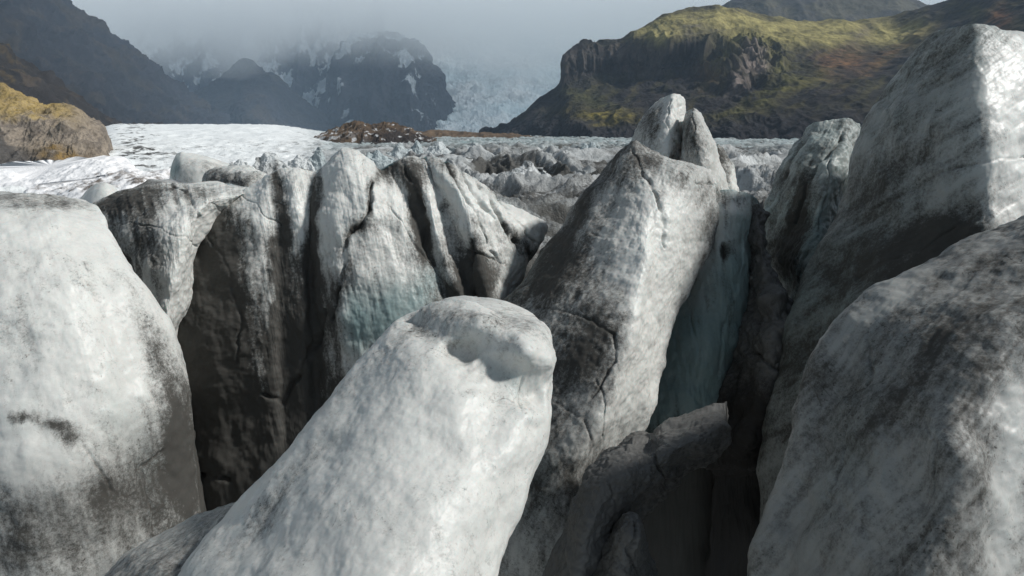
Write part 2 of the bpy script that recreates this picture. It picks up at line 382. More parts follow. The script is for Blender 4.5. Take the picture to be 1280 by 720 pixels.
# --- central fin
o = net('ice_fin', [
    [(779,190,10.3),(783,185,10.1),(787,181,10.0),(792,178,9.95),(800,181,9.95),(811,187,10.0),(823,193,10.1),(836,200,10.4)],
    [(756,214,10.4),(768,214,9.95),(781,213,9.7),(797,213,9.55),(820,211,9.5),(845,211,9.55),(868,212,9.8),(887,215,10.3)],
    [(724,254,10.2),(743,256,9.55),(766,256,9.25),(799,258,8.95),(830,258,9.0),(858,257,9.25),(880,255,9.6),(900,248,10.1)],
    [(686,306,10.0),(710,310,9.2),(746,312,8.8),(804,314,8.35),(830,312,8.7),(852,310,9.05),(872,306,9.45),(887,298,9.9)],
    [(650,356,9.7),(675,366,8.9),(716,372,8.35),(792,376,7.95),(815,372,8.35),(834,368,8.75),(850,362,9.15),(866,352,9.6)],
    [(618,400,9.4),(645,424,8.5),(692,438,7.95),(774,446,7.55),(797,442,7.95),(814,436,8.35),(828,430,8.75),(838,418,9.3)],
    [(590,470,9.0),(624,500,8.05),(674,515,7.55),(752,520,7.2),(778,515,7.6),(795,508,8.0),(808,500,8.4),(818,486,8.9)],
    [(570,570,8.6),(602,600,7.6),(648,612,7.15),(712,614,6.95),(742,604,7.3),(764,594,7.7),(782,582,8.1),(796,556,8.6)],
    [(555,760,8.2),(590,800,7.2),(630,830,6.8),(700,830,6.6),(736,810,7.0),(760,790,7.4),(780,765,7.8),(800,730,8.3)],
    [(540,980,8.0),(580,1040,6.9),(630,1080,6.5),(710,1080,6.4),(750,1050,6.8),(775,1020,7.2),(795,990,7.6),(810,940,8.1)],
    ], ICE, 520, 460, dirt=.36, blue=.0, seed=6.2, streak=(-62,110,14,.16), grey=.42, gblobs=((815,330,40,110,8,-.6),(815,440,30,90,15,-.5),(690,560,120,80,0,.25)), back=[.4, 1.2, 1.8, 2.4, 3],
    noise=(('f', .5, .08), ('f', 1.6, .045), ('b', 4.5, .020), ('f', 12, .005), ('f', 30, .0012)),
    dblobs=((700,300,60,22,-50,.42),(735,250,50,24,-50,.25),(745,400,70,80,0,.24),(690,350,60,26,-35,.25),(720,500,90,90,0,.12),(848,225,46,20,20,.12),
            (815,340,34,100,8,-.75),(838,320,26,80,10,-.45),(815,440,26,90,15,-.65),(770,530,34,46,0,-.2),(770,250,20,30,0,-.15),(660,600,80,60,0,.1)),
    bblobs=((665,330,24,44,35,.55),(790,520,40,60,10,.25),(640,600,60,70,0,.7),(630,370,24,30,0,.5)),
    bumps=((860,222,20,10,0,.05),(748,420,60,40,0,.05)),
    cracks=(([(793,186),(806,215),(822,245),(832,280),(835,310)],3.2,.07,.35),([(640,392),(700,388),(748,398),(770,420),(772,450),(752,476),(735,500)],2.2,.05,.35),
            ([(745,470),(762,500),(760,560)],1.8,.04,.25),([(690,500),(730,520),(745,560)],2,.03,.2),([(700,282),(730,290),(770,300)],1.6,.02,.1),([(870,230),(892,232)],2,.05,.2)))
tag(o, 'central ice fin with brown speckled left face and bright white right edge', 'ice fin', 'large ice fins')
# --- twin spikes behind it
o = net('ice_spike', [
    [(822,131,12.3),(827,125,12.2),(833,121,12.1),(840,118,12.0),(846,121,12.1),(850,127,12.3)],
    [(802,150,12.4),(812,148,12.0),(824,146,11.8),(838,145,11.6),(847,146,11.8),(854,148,12.2)],
    [(788,172,12.4),(802,172,11.9),(818,172,11.6),(834,172,11.4),(848,172,11.6),(857,172,12.1)],
    [(775,200,12.5),(796,202,11.8),(816,204,11.4),(838,204,11.2),(850,204,11.5),(862,200,12.1)],
    [(765,250,12.5),(790,256,11.7),(816,260,11.2),(838,260,11.0),(854,258,11.4),(872,250,12.1)],
    [(750,380,12.5),(780,400,11.6),(812,410,11.0),(840,410,10.9),(862,400,11.3),(885,380,12.1)],
    ], ICE, 240, 220, dirt=.25, blue=.0, seed=7.7, noise=(('f', .9, .09), ('f', 2.6, .04), ('b', 7, .02)),
    dblobs=((812,165,18,24,20,.35),(835,150,10,34,5,-.3)), cracks=(([(838,125),(836,150),(848,190)],2,.05,.2),))
tag(o, 'white topped ice spike rising just behind the central fin, taller of the twin spikes', 'ice spike')
o = net('ice_spike', [
    [(856,142,11.7),(860,138,11.6),(864,135,11.5),(868,134,11.5),(872,138,11.6),(876,146,11.8)],
    [(854,160,11.7),(860,158,11.3),(866,158,11.1),(874,160,11.1),(882,163,11.3),(889,170,11.7)],
    [(851,184,11.6),(860,185,11.1),(870,186,10.9),(882,187,10.9),(893,190,11.1),(901,196,11.6)],
    [(846,212,11.5),(860,216,11.0),(874,218,10.75),(888,220,10.7),(900,222,10.9),(908,228,11.4)],
    [(840,262,11.5),(860,270,10.9),(880,274,10.6),(896,276,10.6),(908,274,10.9),(916,266,11.4)],
    [(830,380,11.5),(860,400,10.8),(885,410,10.5),(905,410,10.5),(918,400,10.9),(925,380,11.4)],
    ], ICE, 240, 220, dirt=.34, blue=.08, seed=8.7, grey=.35, noise=(('f', .9, .07), ('f', 2.6, .035), ('b', 7, .02)),
    dblobs=((862,165,10,26,0,.3),(896,215,20,30,40,-.35)), cracks=(([(868,140),(866,170),(872,200)],2,.04,.2),))
tag(o, 'pointed grey ice spike beside the taller white spike, its right edge pale', 'ice spike')
o = net('ice_spike', [
    [(890,184,12.3),(893,181,12.2),(896,179,12.2),(900,180,12.2),(904,184,12.3)],
    [(889,204,12.3),(894,203,12.0),(900,202,11.9),(908,203,12.0),(914,207,12.3)],
    [(892,226,12.2),(899,226,11.9),(907,226,11.8),(916,227,11.9),(922,230,12.2)],
    [(893,252,12.2),(902,254,11.8),(912,254,11.7),(922,254,11.8),(929,252,12.2)],
    [(890,340,12.2),(902,350,11.7),(915,354,11.6),(928,350,11.7),(938,340,12.2)],
    ], ICE, 160, 150, dirt=.62, blue=0, seed=9.2, noise=(('f', 1.2, .05), ('f', 4, .03)), dblobs=((921,232,6,22,-15,-.75),))
tag(o, 'small dark ice spike with a thin white right rim, behind the twin spikes', 'ice spike')
# --- teal slab in the crevasse and its lumpy brown flank
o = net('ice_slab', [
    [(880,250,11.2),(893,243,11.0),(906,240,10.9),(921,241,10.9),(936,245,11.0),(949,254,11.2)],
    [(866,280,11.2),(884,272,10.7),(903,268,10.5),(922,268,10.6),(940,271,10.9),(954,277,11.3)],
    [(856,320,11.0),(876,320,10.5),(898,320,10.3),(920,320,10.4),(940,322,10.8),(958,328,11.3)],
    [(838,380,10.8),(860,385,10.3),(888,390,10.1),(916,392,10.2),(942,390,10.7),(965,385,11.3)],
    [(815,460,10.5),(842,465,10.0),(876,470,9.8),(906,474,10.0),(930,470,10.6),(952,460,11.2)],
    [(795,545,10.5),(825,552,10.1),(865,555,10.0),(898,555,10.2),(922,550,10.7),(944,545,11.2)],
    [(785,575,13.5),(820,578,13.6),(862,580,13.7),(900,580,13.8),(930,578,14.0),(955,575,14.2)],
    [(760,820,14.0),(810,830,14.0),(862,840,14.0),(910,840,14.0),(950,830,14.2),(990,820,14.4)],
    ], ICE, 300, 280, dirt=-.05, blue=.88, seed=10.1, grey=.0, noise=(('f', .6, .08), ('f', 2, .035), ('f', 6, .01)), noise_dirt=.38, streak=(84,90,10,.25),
    dblobs=((915,248,40,14,5,.6),(948,275,10,30,0,.6),(876,300,8,40,10,.45),(907,316,4,9,5,.6),(870,440,10,60,10,.25),(860,565,110,40,0,.8),(870,680,160,90,0,1.6)),  # last two blobs paint crevasse shade onto the slab's foot
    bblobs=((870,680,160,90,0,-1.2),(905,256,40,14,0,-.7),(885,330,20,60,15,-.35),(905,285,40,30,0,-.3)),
    cracks=(([(905,304),(909,312),(906,326)],4,.10,.4),([(930,300),(915,360),(900,420),(895,470)],2.5,.05,.25),([(850,470),(870,500),(900,520)],2.5,.05,.2),([(880,268),(878,320),(866,372)],3,.06,.4),([(868,395),(874,440),(868,480)],2.5,.05,.2)))
tag(o, 'smooth teal ice slab standing in the deep crevasse right of the central fin', 'ice slab')
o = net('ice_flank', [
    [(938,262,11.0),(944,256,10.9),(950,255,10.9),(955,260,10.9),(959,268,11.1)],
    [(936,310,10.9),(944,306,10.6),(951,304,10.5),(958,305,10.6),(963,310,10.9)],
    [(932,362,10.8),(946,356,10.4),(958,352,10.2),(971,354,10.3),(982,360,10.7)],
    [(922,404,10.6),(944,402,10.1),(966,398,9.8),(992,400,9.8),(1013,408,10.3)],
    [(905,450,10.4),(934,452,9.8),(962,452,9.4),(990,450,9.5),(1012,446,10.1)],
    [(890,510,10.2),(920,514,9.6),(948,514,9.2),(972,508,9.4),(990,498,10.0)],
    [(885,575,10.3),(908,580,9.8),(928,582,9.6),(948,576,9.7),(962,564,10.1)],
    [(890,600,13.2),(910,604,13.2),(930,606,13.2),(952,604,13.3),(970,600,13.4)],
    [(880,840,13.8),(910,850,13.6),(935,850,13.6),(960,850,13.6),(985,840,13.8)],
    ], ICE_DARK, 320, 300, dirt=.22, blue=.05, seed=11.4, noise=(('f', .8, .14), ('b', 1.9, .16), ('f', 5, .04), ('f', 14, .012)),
    grey=-.3, dblobs=((975,420,34,30,0,-.35),(930,480,30,60,0,.2),(935,540,60,45,0,.9),(930,680,120,80,0,1.5)),  # last two blobs darken the foot: painted shade of the gap
    bumps=((1000,414,12,16,0,.28),(966,424,16,22,0,.22),(965,374,14,14,0,.14),(940,455,12,20,0,.12)),
    cracks=(([(985,402),(984,430),(990,455)],2.5,.14,.3),([(955,365),(948,400),(958,430)],3,.12,.3),([(948,440),(970,462),(1000,468)],3,.12,.3),([(938,320),(925,380),(900,440)],3,.05,.2)))
tag(o, 'lumpy brown ice flank running down the right side of the teal slab', 'ice flank')
# --- fin behind, between the crevasse and the tall fin
o = net('ice_fin', [
    [(1003,160,13.4),(1015,155,13.2),(1030,153,13.1),(1045,153,13.1),(1058,153,13.1),(1070,158,13.4)],
    [(985,186,13.4),(1003,180,12.9),(1024,176,12.6),(1044,174,12.5),(1060,174,12.7),(1074,178,13.2)],
    [(968,222,13.3),(990,220,12.6),(1014,218,12.2),(1038,214,12.0),(1056,212,12.3),(1072,214,13.0)],
    [(954,264,13.1),(976,268,12.3),(1002,270,11.8),(1026,268,11.6),(1046,262,12.0),(1066,260,12.8)],
    [(958,312,12.9),(978,318,12.0),(1000,322,11.5),(1020,318,11.3),(1040,310,11.8),(1062,305,12.7)],
    [(972,360,12.7),(988,368,11.8),(1004,372,11.4),(1020,368,11.3),(1040,360,11.8),(1065,350,12.7)],
    [(970,500,12.5),(990,515,11.6),(1010,520,11.2),(1030,515,11.2),(1050,500,11.8),(1080,480,12.7)],
    [(960,700,12.5),(985,720,11.6),(1010,730,11.2),(1035,720,11.2),(1060,700,11.8),(1090,680,12.7)],
    ], ICE, 300, 300, dirt=.20, blue=.60, seed=12.5, streak=(-60,60,8,.2), grey=.30, noise=(('f', .5, .12), ('f', 1.6, .06), ('b', 4, .035), ('f', 10, .012)),
    dblobs=((985,300,24,50,20,.75),(1000,240,14,40,20,.3),(1060,158,14,10,0,.25),(1040,240,14,50,15,-.2),(1005,345,10,40,20,-.2),(975,230,10,30,25,.25)),
    bblobs=((1010,290,40,40,0,.3),(1020,350,10,60,20,-.3)),
    bumps=((1052,190,10,30,15,.08),(1000,280,20,30,20,-.14)),
    cracks=(([(1058,165),(1030,195),(1005,230),(985,280)],4,.10,.35),([(1040,200),(1030,250),(1022,300),(1000,350)],3,.07,.25),([(1000,176),(985,215),(975,250)],3,.06,.3)))
tag(o, 'blunt teal grey ice fin half hidden behind the tallest fin', 'ice fin', 'large ice fins')
# --- dark shard in the crevasse
o = net('ice_shard', [
    [(899,529,6.3),(904,529,6.22),(908,532,6.2),(911,538,6.22),(911,547,6.3)],
    [(866,533,6.25),(874,540,6.05),(881,549,6.0),(887,560,6.05),(891,572,6.3)],
    [(824,547,6.2),(832,557,5.9),(840,570,5.8),(846,582,5.95),(852,594,6.25)],
    [(812,563,6.1),(810,574,5.8),(816,592,5.7),(824,606,5.85),(830,622,6.2)],
    [(786,552,6.1),(780,570,5.7),(786,600,5.5),(796,628,5.7),(806,652,6.15)],
    [(745,572,6.0),(745,598,5.55),(755,632,5.3),(774,672,5.5),(796,712,6.0)],
    [(724,612,5.9),(723,645,5.4),(735,685,5.1),(762,735,5.3),(800,790,5.9)],
    [(700,672,5.8),(700,710,5.3),(715,760,5.0),(752,810,5.2),(800,870,5.8)],
    [(640,800,5.6),(650,860,5.1),(680,920,4.9),(740,960,5.0),(820,1000,5.7)],
    ], ICE_DARK, 300, 300, dirt=.14, grey=0., seed=13.1, back=.8, noise=(('f', 1.2, .07), ('f', 3.5, .04), ('b', 8, .025), ('f', 24, .007)),
    dblobs=((850,590,60,20,-30,.3),), cracks=(([(818,552),(820,580),(835,610)],3,.06,.2),([(760,600),(775,650),(770,700)],3,.03,.1)))
tag(o, 'dark ashy ice shard with a beak-like tip in the crevasse bottom', 'ice shard')
o = net('ice_shard', [
    [(776,648,5.4),(782,644,5.3),(789,642,5.3),(796,645,5.3),(801,651,5.4)],
    [(758,672,5.4),(772,670,5.1),(786,668,5.0),(799,668,5.1),(808,672,5.35)],
    [(738,700,5.3),(758,704,4.95),(778,706,4.85),(798,704,4.95),(814,700,5.3)],
    [(715,740,5.3),(742,750,4.85),(772,756,4.75),(802,750,4.85),(826,740,5.25)],
    [(680,860,5.2),(720,890,4.7),(765,900,4.6),(810,890,4.7),(850,860,5.1)],
    ], ICE_DARK, 200, 180, dirt=.08, seed=14.4, noise=(('f', 1.8, .05), ('b', 4, .06), ('f', 12, .012)), cracks=(([(790,655),(784,690),(800,720)],3,.06,.2),))
tag(o, 'small dark lump of ice at the foot of the beaked shard', 'ice shard')
# --- left wall
o = net('ice_block', [
    [(-150,240,8.7),(-90,239,8.5),(-30,239,8.4),(20,241,8.3),(62,246,8.3),(104,254,8.5)],
    [(-420,262,8.6),(-250,258,7.7),(-110,256,7.4),(10,258,7.3),(85,266,7.5),(134,276,8.1)],
    [(-520,350,8.4),(-320,350,7.1),(-110,350,6.6),(25,350,6.5),(115,350,6.8),(166,350,7.7)],
    [(-560,450,8.2),(-340,450,6.7),(-110,450,6.2),(40,450,6.1),(145,450,6.5),(208,442,7.5)],
    [(-580,570,8.0),(-350,570,6.4),(-110,575,5.9),(50,575,5.8),(165,570,6.3),(234,560,7.3)],
    [(-600,680,7.9),(-360,690,6.2),(-110,700,5.7),(50,700,5.6),(170,690,6.1),(240,670,7.2)],
    [(-650,900,7.8),(-380,930,6.0),(-110,950,5.4),(50,950,5.3),(180,930,5.9),(250,900,7.0)],
    ], ICE, 420, 380, dirt=.02, blue=.0, seed=15.3, streak=(72,120,14,.10), grey=.04, gblobs=((60,640,160,80,-10,.6),(190,600,60,120,0,.4)), back=[1, 2.5, 3, 3.5],
    noise=(('f', .45, .12), ('f', 1.3, .035), ('b', 3.5, .012), ('f', 10, .0025)), noise_dirt=.16,
    dblobs=((40,246,110,10,4,.50),(66,528,16,10,10,.75),(34,518,18,8,0,.60),(86,545,14,12,30,.55),(60,640,120,56,-10,.40),(150,640,70,70,0,.45),(20,710,110,50,0,.35),
            (165,380,12,50,-20,.25),(195,470,14,60,-15,.38),(236,600,34,120,0,.65),(205,450,13,100,-14,.32),(225,540,24,80,-8,.30),(130,560,20,10,20,.1)),
    bblobs=((140,520,40,60,0,.3),(200,600,40,70,0,.4)),
    cracks=(([(128,420),(140,450),(160,480)],2,.03,.2),([(100,560),(130,600),(160,640)],3,.04,.15),([(205,560),(180,590),(190,640)],3,.05,.2)))
tag(o, 'broad white ice block along the left edge with a small dark dirt stain', 'ice block', 'ice blocks of the left wall')
o = net('ice_block', [
    [(158,236,10.8),(178,229,10.6),(204,225,10.5),(236,224,10.5),(268,227,10.6),(302,233,10.9)],
    [(118,255,10.7),(150,248,10.2),(195,244,9.9),(240,242,9.8),(280,241,10.0),(317,238,10.6)],
    [(112,284,10.5),(148,280,9.8),(188,277,9.4),(226,276,9.3),(254,272,9.6),(276,266,10.4)],
    [(120,330,10.2),(155,328,9.5),(190,326,9.1),(218,326,9.0),(236,322,9.3),(247,312,10.2)],
    [(135,385,10.0),(168,385,9.3),(194,385,9.0),(212,384,8.9),(224,380,9.2),(232,370,10.0)],
    [(155,445,9.8),(180,448,9.2),(196,448,8.9),(206,446,8.8),(213,440,9.1),(218,430,9.8)],
    [(170,560,9.6),(195,570,9.0),(214,575,8.7),(228,570,8.7),(236,560,9.0),(240,540,9.7)],
    [(150,760,9.4),(190,790,8.7),(220,800,8.4),(245,790,8.4),(262,760,8.8),(270,730,9.5)],
    ], ICE, 360, 360, dirt=.12, blue=.0, seed=16.6, streak=(80,90,9,.22), grey=.1, back=2.2, noise=(('f', .5, .10), ('f', 1.6, .05), ('b', 4, .02), ('f', 12, .008)),
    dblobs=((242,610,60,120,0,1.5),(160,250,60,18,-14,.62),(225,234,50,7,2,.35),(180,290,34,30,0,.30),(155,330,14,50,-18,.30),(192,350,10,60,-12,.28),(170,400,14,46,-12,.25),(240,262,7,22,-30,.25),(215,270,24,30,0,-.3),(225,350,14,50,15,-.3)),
    cracks=(([(140,276),(190,280),(230,296),(246,308)],1.6,.03,.25),([(258,240),(280,262),(296,276)],1.2,.02,.15),([(150,300),(168,350),(190,410),(206,450)],4,.10,.45),([(206,222),(236,240),(250,268),(244,292)],3,.06,.22)))
tag(o, 'hunched ice block with ash-black hump beside the broad white block', 'ice block', 'ice blocks of the left wall')
o = net('ice_block', [
    [(284,209,13.0),(296,207,12.8),(308,206,12.7),(320,208,12.7),(330,212,12.8),(338,220,13.0)],
    [(262,218,12.9),(282,216,12.4),(302,215,12.2),(320,217,12.2),(334,222,12.4),(343,232,12.8)],
    [(256,240,12.8),(280,238,12.2),(302,236,12.0),(320,238,12.0),(334,242,12.3),(342,250,12.8)],
    [(250,300,12.8),(278,300,12.2),(302,300,11.9),(322,300,11.9),(338,300,12.3),(348,300,12.8)],
    [(245,420,12.8),(275,430,12.2),(302,430,11.9),(324,430,11.9),(342,430,12.3),(352,420,12.8)],
    ], ICE, 220, 180, dirt=.40, seed=18.4, back=1.6, noise=(('f', .7, .09), ('f', 2.2, .05), ('b', 5, .03)), dblobs=((300,224,40,8,5,.25),(300,208,30,3,0,-.3),(325,230,12,14,0,-.12)))
tag(o, 'rounded grey speckled ice boulder on top of the dark-faced block', 'ice block', 'ice blocks of the left wall')
# --- crumpled connected wall of dark face, pale stripes, white column and ribs
WX = [[240,262,300,338,362,392,408,435,462,478,490,508,530,548,580,620,655],
      [232,262,304,336,362,388,402,432,464,482,494,512,534,556,590,632,668],
      [226,258,318,345,368,388,396,424,462,494,512,534,552,576,608,646,681],
      [216,254,324,350,374,388,394,422,462,508,532,548,568,590,616,645,669],
      [208,250,328,352,378,388,398,424,468,524,552,566,584,602,620,638,651],
      [200,246,330,354,380,392,406,432,480,540,570,584,600,614,626,636,643],
      [196,244,332,358,382,398,412,440,488,548,580,596,610,624,636,646,654],
      [195,244,336,362,388,406,420,448,494,552,586,602,616,630,642,652,662],
      [190,242,340,370,398,418,432,456,500,556,590,606,620,634,646,656,668]]
WY = [[262,248,238,214,207,212,203,187,203,214,208,199,200,201,217,243,267],
      [274,262,252,228,220,226,218,206,222,232,226,216,216,216,231,254,274],
      [302,292,280,262,254,258,252,246,256,262,258,248,248,246,254,268,284],
      [342,334,326,312,304,304,300,298,302,306,304,298,296,292,292,294,303],
      [388,382,378,366,358,356,354,352,354,356,354,350,348,342,338,334,335],
      [445,440,436,426,418,414,412,410,410,408,404,400,396,390,384,380,378],
      [520]*9 + [515,512,508,504,498,490,484,478],
      [640]*9 + [635,630,625,620,612,604,596,588], [820]*17]
WO = [.6,.2,-.03,.07,.03,.15,.02,-.20,-.24,-.08,.14,.04,.20,.02,.24,.60,1.3]
WB = [10.35,10.0,9.75,9.6,9.45,9.3,9.2,9.1,9.0]
WK = [.45,.8,1,1,1,1,1,1,1]
o = net('ice_wall', [[(WX[i][j], WY[i][j], WB[i] + WO[j] * WK[i]) for j in range(17)] for i in range(9)], ICE, 1100, 460,
    dirt=.14, blue=.0, seed=20.8, streak=(80,80,8,.19), back=[.5, 1.2, 1.8, 2.2], grey=.08,
    noise=(('f', .6, .08), ('f', 1.8, .045), ('r', 2.6, .008), ('b', 7, .003), ('f', 16, .002)), noise_dirt=.28,
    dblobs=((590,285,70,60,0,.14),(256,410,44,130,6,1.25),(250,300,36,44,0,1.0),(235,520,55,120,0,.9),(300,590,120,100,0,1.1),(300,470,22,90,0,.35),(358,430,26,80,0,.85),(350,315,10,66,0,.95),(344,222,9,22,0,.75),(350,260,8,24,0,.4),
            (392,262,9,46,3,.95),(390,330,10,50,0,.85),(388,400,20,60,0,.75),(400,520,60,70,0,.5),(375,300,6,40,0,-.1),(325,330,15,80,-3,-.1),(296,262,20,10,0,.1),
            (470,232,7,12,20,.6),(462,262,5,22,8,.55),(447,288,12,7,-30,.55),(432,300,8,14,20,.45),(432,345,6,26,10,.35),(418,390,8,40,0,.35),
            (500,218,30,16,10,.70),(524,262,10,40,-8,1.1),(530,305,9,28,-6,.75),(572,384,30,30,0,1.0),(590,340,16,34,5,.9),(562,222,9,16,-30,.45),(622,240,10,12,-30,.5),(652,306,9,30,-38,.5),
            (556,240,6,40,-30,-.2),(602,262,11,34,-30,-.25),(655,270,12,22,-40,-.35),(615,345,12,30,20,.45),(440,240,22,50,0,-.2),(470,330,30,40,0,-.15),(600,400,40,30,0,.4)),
    bblobs=((500,380,50,36,10,.8),(470,420,40,40,0,.6),(440,400,18,50,0,.5),(540,350,20,30,0,.5)),
    gblobs=((500,370,60,40,15,.25),(480,210,30,20,0,.2)),
    cracks=(([(474,228),(462,262),(448,288),(430,298),(430,330),(424,360),(414,400)],4,.12,.35),([(490,256),(515,300),(545,345)],2,.04,.12),
            ([(500,205),(520,225),(532,262),(532,310),(548,345),(574,380)],5,.08,.35),([(534,202),(548,240),(562,282),(576,312),(590,340)],4,.07,.35),([(552,206),(570,236),(592,264),(606,300)],3.4,.08,.30),
            ([(572,214),(592,244),(614,276)],3.4,.09,.30),([(600,232),(618,262),(640,296),(650,316)],5.5,.15,.45),([(624,246),(642,270),(664,298)],4,.10,.35),
            ([(572,312),(600,318),(628,332)],3.4,.07,.3),([(588,300),(586,340),(592,380)],4,.09,.35),([(612,312),(622,330),(618,356)],3,.07,.3),
            ([(262,290),(285,340),(305,400),(300,450)],3,.05,-.05),([(302,246),(325,262),(346,284)],1.6,.03,.2),([(404,388),(388,440),(352,500),(330,490)],6,.14,.1),([(240,600),(262,590),(285,600)],6,.14,0)))
tag(o, 'crumpled dirty ice wall with sooty hollows, a rounded white column and slanting dark grooves', 'ice wall')
o = net('ice_hump', [
    [(582,374,8.8),(588,371,8.7),(595,370,8.7),(602,373,8.7),(607,378,8.8)],
    [(576,384,8.8),(585,382,8.5),(595,381,8.4),(605,383,8.5),(613,388,8.8)],
    [(570,405,8.8),(582,408,8.4),(595,408,8.3),(608,408,8.4),(620,405,8.8)],
    [(560,520,8.8),(578,530,8.4),(595,530,8.3),(612,530,8.4),(630,520,8.8)]], ICE, 120, 100, dirt=.5, seed=22.2, noise=(('f', 2, .04), ('f', 6, .02)))
tag(o, 'small dark ice hump peeping over the crest of the white tongue', 'ice hump')
# ------------------------------------------------------------------ smaller ice behind the wall
def small(name, rows, label, cat, mat=None, **kw):
    kw.setdefault('noise', (('f', .25, .25), ('f', .9, .10), ('f', 3, .03)))
    o = net(name, rows, mat or ICE, kw.pop('nu', 140), kw.pop('nv', 110), **kw); tag(o, label, cat); return o
small('ice_fin', [
    [(221,194,24),(224,191,23.8),(228,190,23.7),(240,192,23.8),(258,196,24),(275,200,24.6)],
    [(217,205,24),(221,204,23.2),(233,203,23),(252,204,23),(272,206,23.4),(292,208,24.4)],
    [(214,220,24),(219,221,23),(233,222,22.6),(255,222,22.6),(280,222,23),(306,220,24)],
    [(208,270,24),(216,280,22.8),(235,284,22.4),(262,284,22.4),(290,280,22.8),(320,270,24)]],
    'pale wedge-shaped ice fin with blue grey left face, behind the hunched block', 'ice fin', dirt=.05, blue=.15, seed=3.3,
    noise=(('f', .2, .10), ('f', 1, .05)), bblobs=((221,212,6,16,5,.7),), dblobs=((270,212,26,10,0,.2),))
small('ice_mound', [
    [(112,233,20),(120,229,19.8),(130,227,19.7),(138,228,19.8),(146,232,20)],
    [(101,246,20),(114,241,19.4),(130,238,19.2),(144,240,19.4),(156,245,20)],
    [(94,262,20),(110,262,19),(130,262,18.8),(148,262,19),(166,262,20)],
    [(85,310,20),(106,318,18.8),(130,320,18.6),(152,318,18.8),(176,310,20)]],
    'smooth grey dome of ice in front of the bright snowfield', 'ice mound', dirt=.02, blue=.1, seed=5.5, noise=(('f', .2, .1), ('f', 1, .04)))
SNOW = ice_material('bank_snow', k=.3, bump=.5, white=(.93, .935, .94), dirtc=(.13, .105, .085), speck=.5)
small('snow_bank', [
    [(-30,212,118),(5,214,116),(30,221,114),(52,219,112),(80,208,112),(108,202,112),(128,198,113),(150,196,116)],
    [(-40,220,114),(5,222,110),(32,227,107),(56,226,105),(84,217,105),(110,210,106),(132,205,107),(160,204,112)],
    [(-50,236,108),(5,238,102),(34,241,98),(60,240,96),(90,233,96),(118,226,98),(140,220,100),(172,216,106)],
    [(-60,262,104),(5,264,95),(36,266,90),(64,266,88),(96,262,88),(124,256,90),(150,250,94),(190,240,102)]],
    'clean white snow bank running below the tan outcrop', 'snow bank', SNOW, nu=260, nv=120, dirt=-.15, seed=2.1, noise=(('f', .12, .5), ('r', .3, .28), ('f', 1.2, .08)), dblobs=((60,242,90,5,-6,.7),(120,222,50,4,-18,.6)))
small('snow_bank', [
    [(40,236,70),(75,231,68),(105,226,67),(135,216,67),(160,210,68),(186,213,69),(212,212,70),(238,214,72)],
    [(34,242,68),(72,238,64),(105,234,62),(138,226,62),(164,220,63),(190,222,64),(216,222,66),(246,224,69)],
    [(26,256,65),(70,254,59),(105,252,56),(140,246,56),(168,240,57),(194,240,58),(222,240,61),(256,240,66)],
    [(10,284,63),(68,286,55),(105,286,51),(142,282,50),(172,278,51),(200,276,53),(230,272,57),(270,266,63)]],
    'snow bank laced with brown dirt, between the small grey dome and the clean bank', 'snow bank', SNOW, nu=260, nv=120, dirt=.08, seed=6.6, noise=(('f', .2, .35), ('r', .45, .25), ('f', 1.6, .06)), noise_dirt=.5, dblobs=((110,232,50,6,-8,.4),(185,224,40,7,8,.35)))
def pyramid(name, cx, top, w, h, d, label, cat, mat=SERAC, lean=0., **kw):
    rel = w / F * d * .35; r_ = random.Random(int(cx))
    j = lambda q: r_.uniform(-q, q)
    fx = [-.5, -.32, -.15, .02, .18, .34, .5]
    pk = [max(0., 1 - abs(f - lean / w) * r_.uniform(1.0, 1.5)) for f in fx]
    pk = [min(1., max(.25, q + j(.14))) for q in pk]
    yb = top + h
    rows = []
    for lv, dz in ((1., 0), (.72, .35), (.35, .8), (0, 1.15), (-.8, 1.7)):
        rows.append([(cx + w * f * (1.0 - .22 * max(lv, 0)) * (1.25 if lv < 0 else 1) + j(.02) * w, yb - h * (q * lv if lv > 0 else lv), d - rel * dz * (1 - 1.6 * f * f) - (.0 if i % 2 else .12 * rel)) for i, (f, q) in enumerate(zip(fx, pk))])
    u = w / F * d
    kw.setdefault('noise', (('r', 1.1 / u * 2, u*.055), ('f', 6 / u, u*.035)))
    return small(name, rows, label, cat, mat, nu=150, nv=110, warp=1.5, **kw)
pyramid('ice_serac', 397, 184, 24, 22, 60, 'teal ice serac with a dark cleft beside the top of the white column', 'serac', blue=.7, dirt=.1, seed=1.)
pyramid('ice_serac', 476, 186, 40, 18, 70, 'pale blue blunt serac directly above the ribbed block', 'serac', blue=.75, dirt=-.05, seed=2., lean=-8)
pyramid('ice_serac', 502, 178, 44, 24, 110, 'jagged blue grey serac below the dark moraine peak', 'serac', blue=.6, dirt=.12, seed=3.)
pyramid('ice_serac', 520, 175, 22, 22, 120, 'pointed pale blue serac against the right foot of the dark moraine peak', 'serac', blue=.75, dirt=.0, seed=4.)
pyramid('ice_serac', 552, 176, 44, 20, 130, 'broad serac with one bright white tip below the brown moraine ridge', 'serac', blue=.45, dirt=.05, seed=5., lean=-2)
pyramid('ice_serac', 588, 180, 50, 14, 130, 'low blue grey serac with crumbled top right of the white-tipped one', 'serac', blue=.5, dirt=.2, seed=6., lean=4)
pyramid('ice_serac', 738, 175, 30, 16, 150, 'bluish triangular serac left of the central fin under the dark hillside', 'serac', blue=.75, dirt=.0, seed=7.)
pyramid('ice_serac', 655, 202, 70, 22, 72, 'sunlit grey mound of ice in the middle of the rough ice field', 'serac', blue=.05, dirt=.28, seed=8., lean=8)
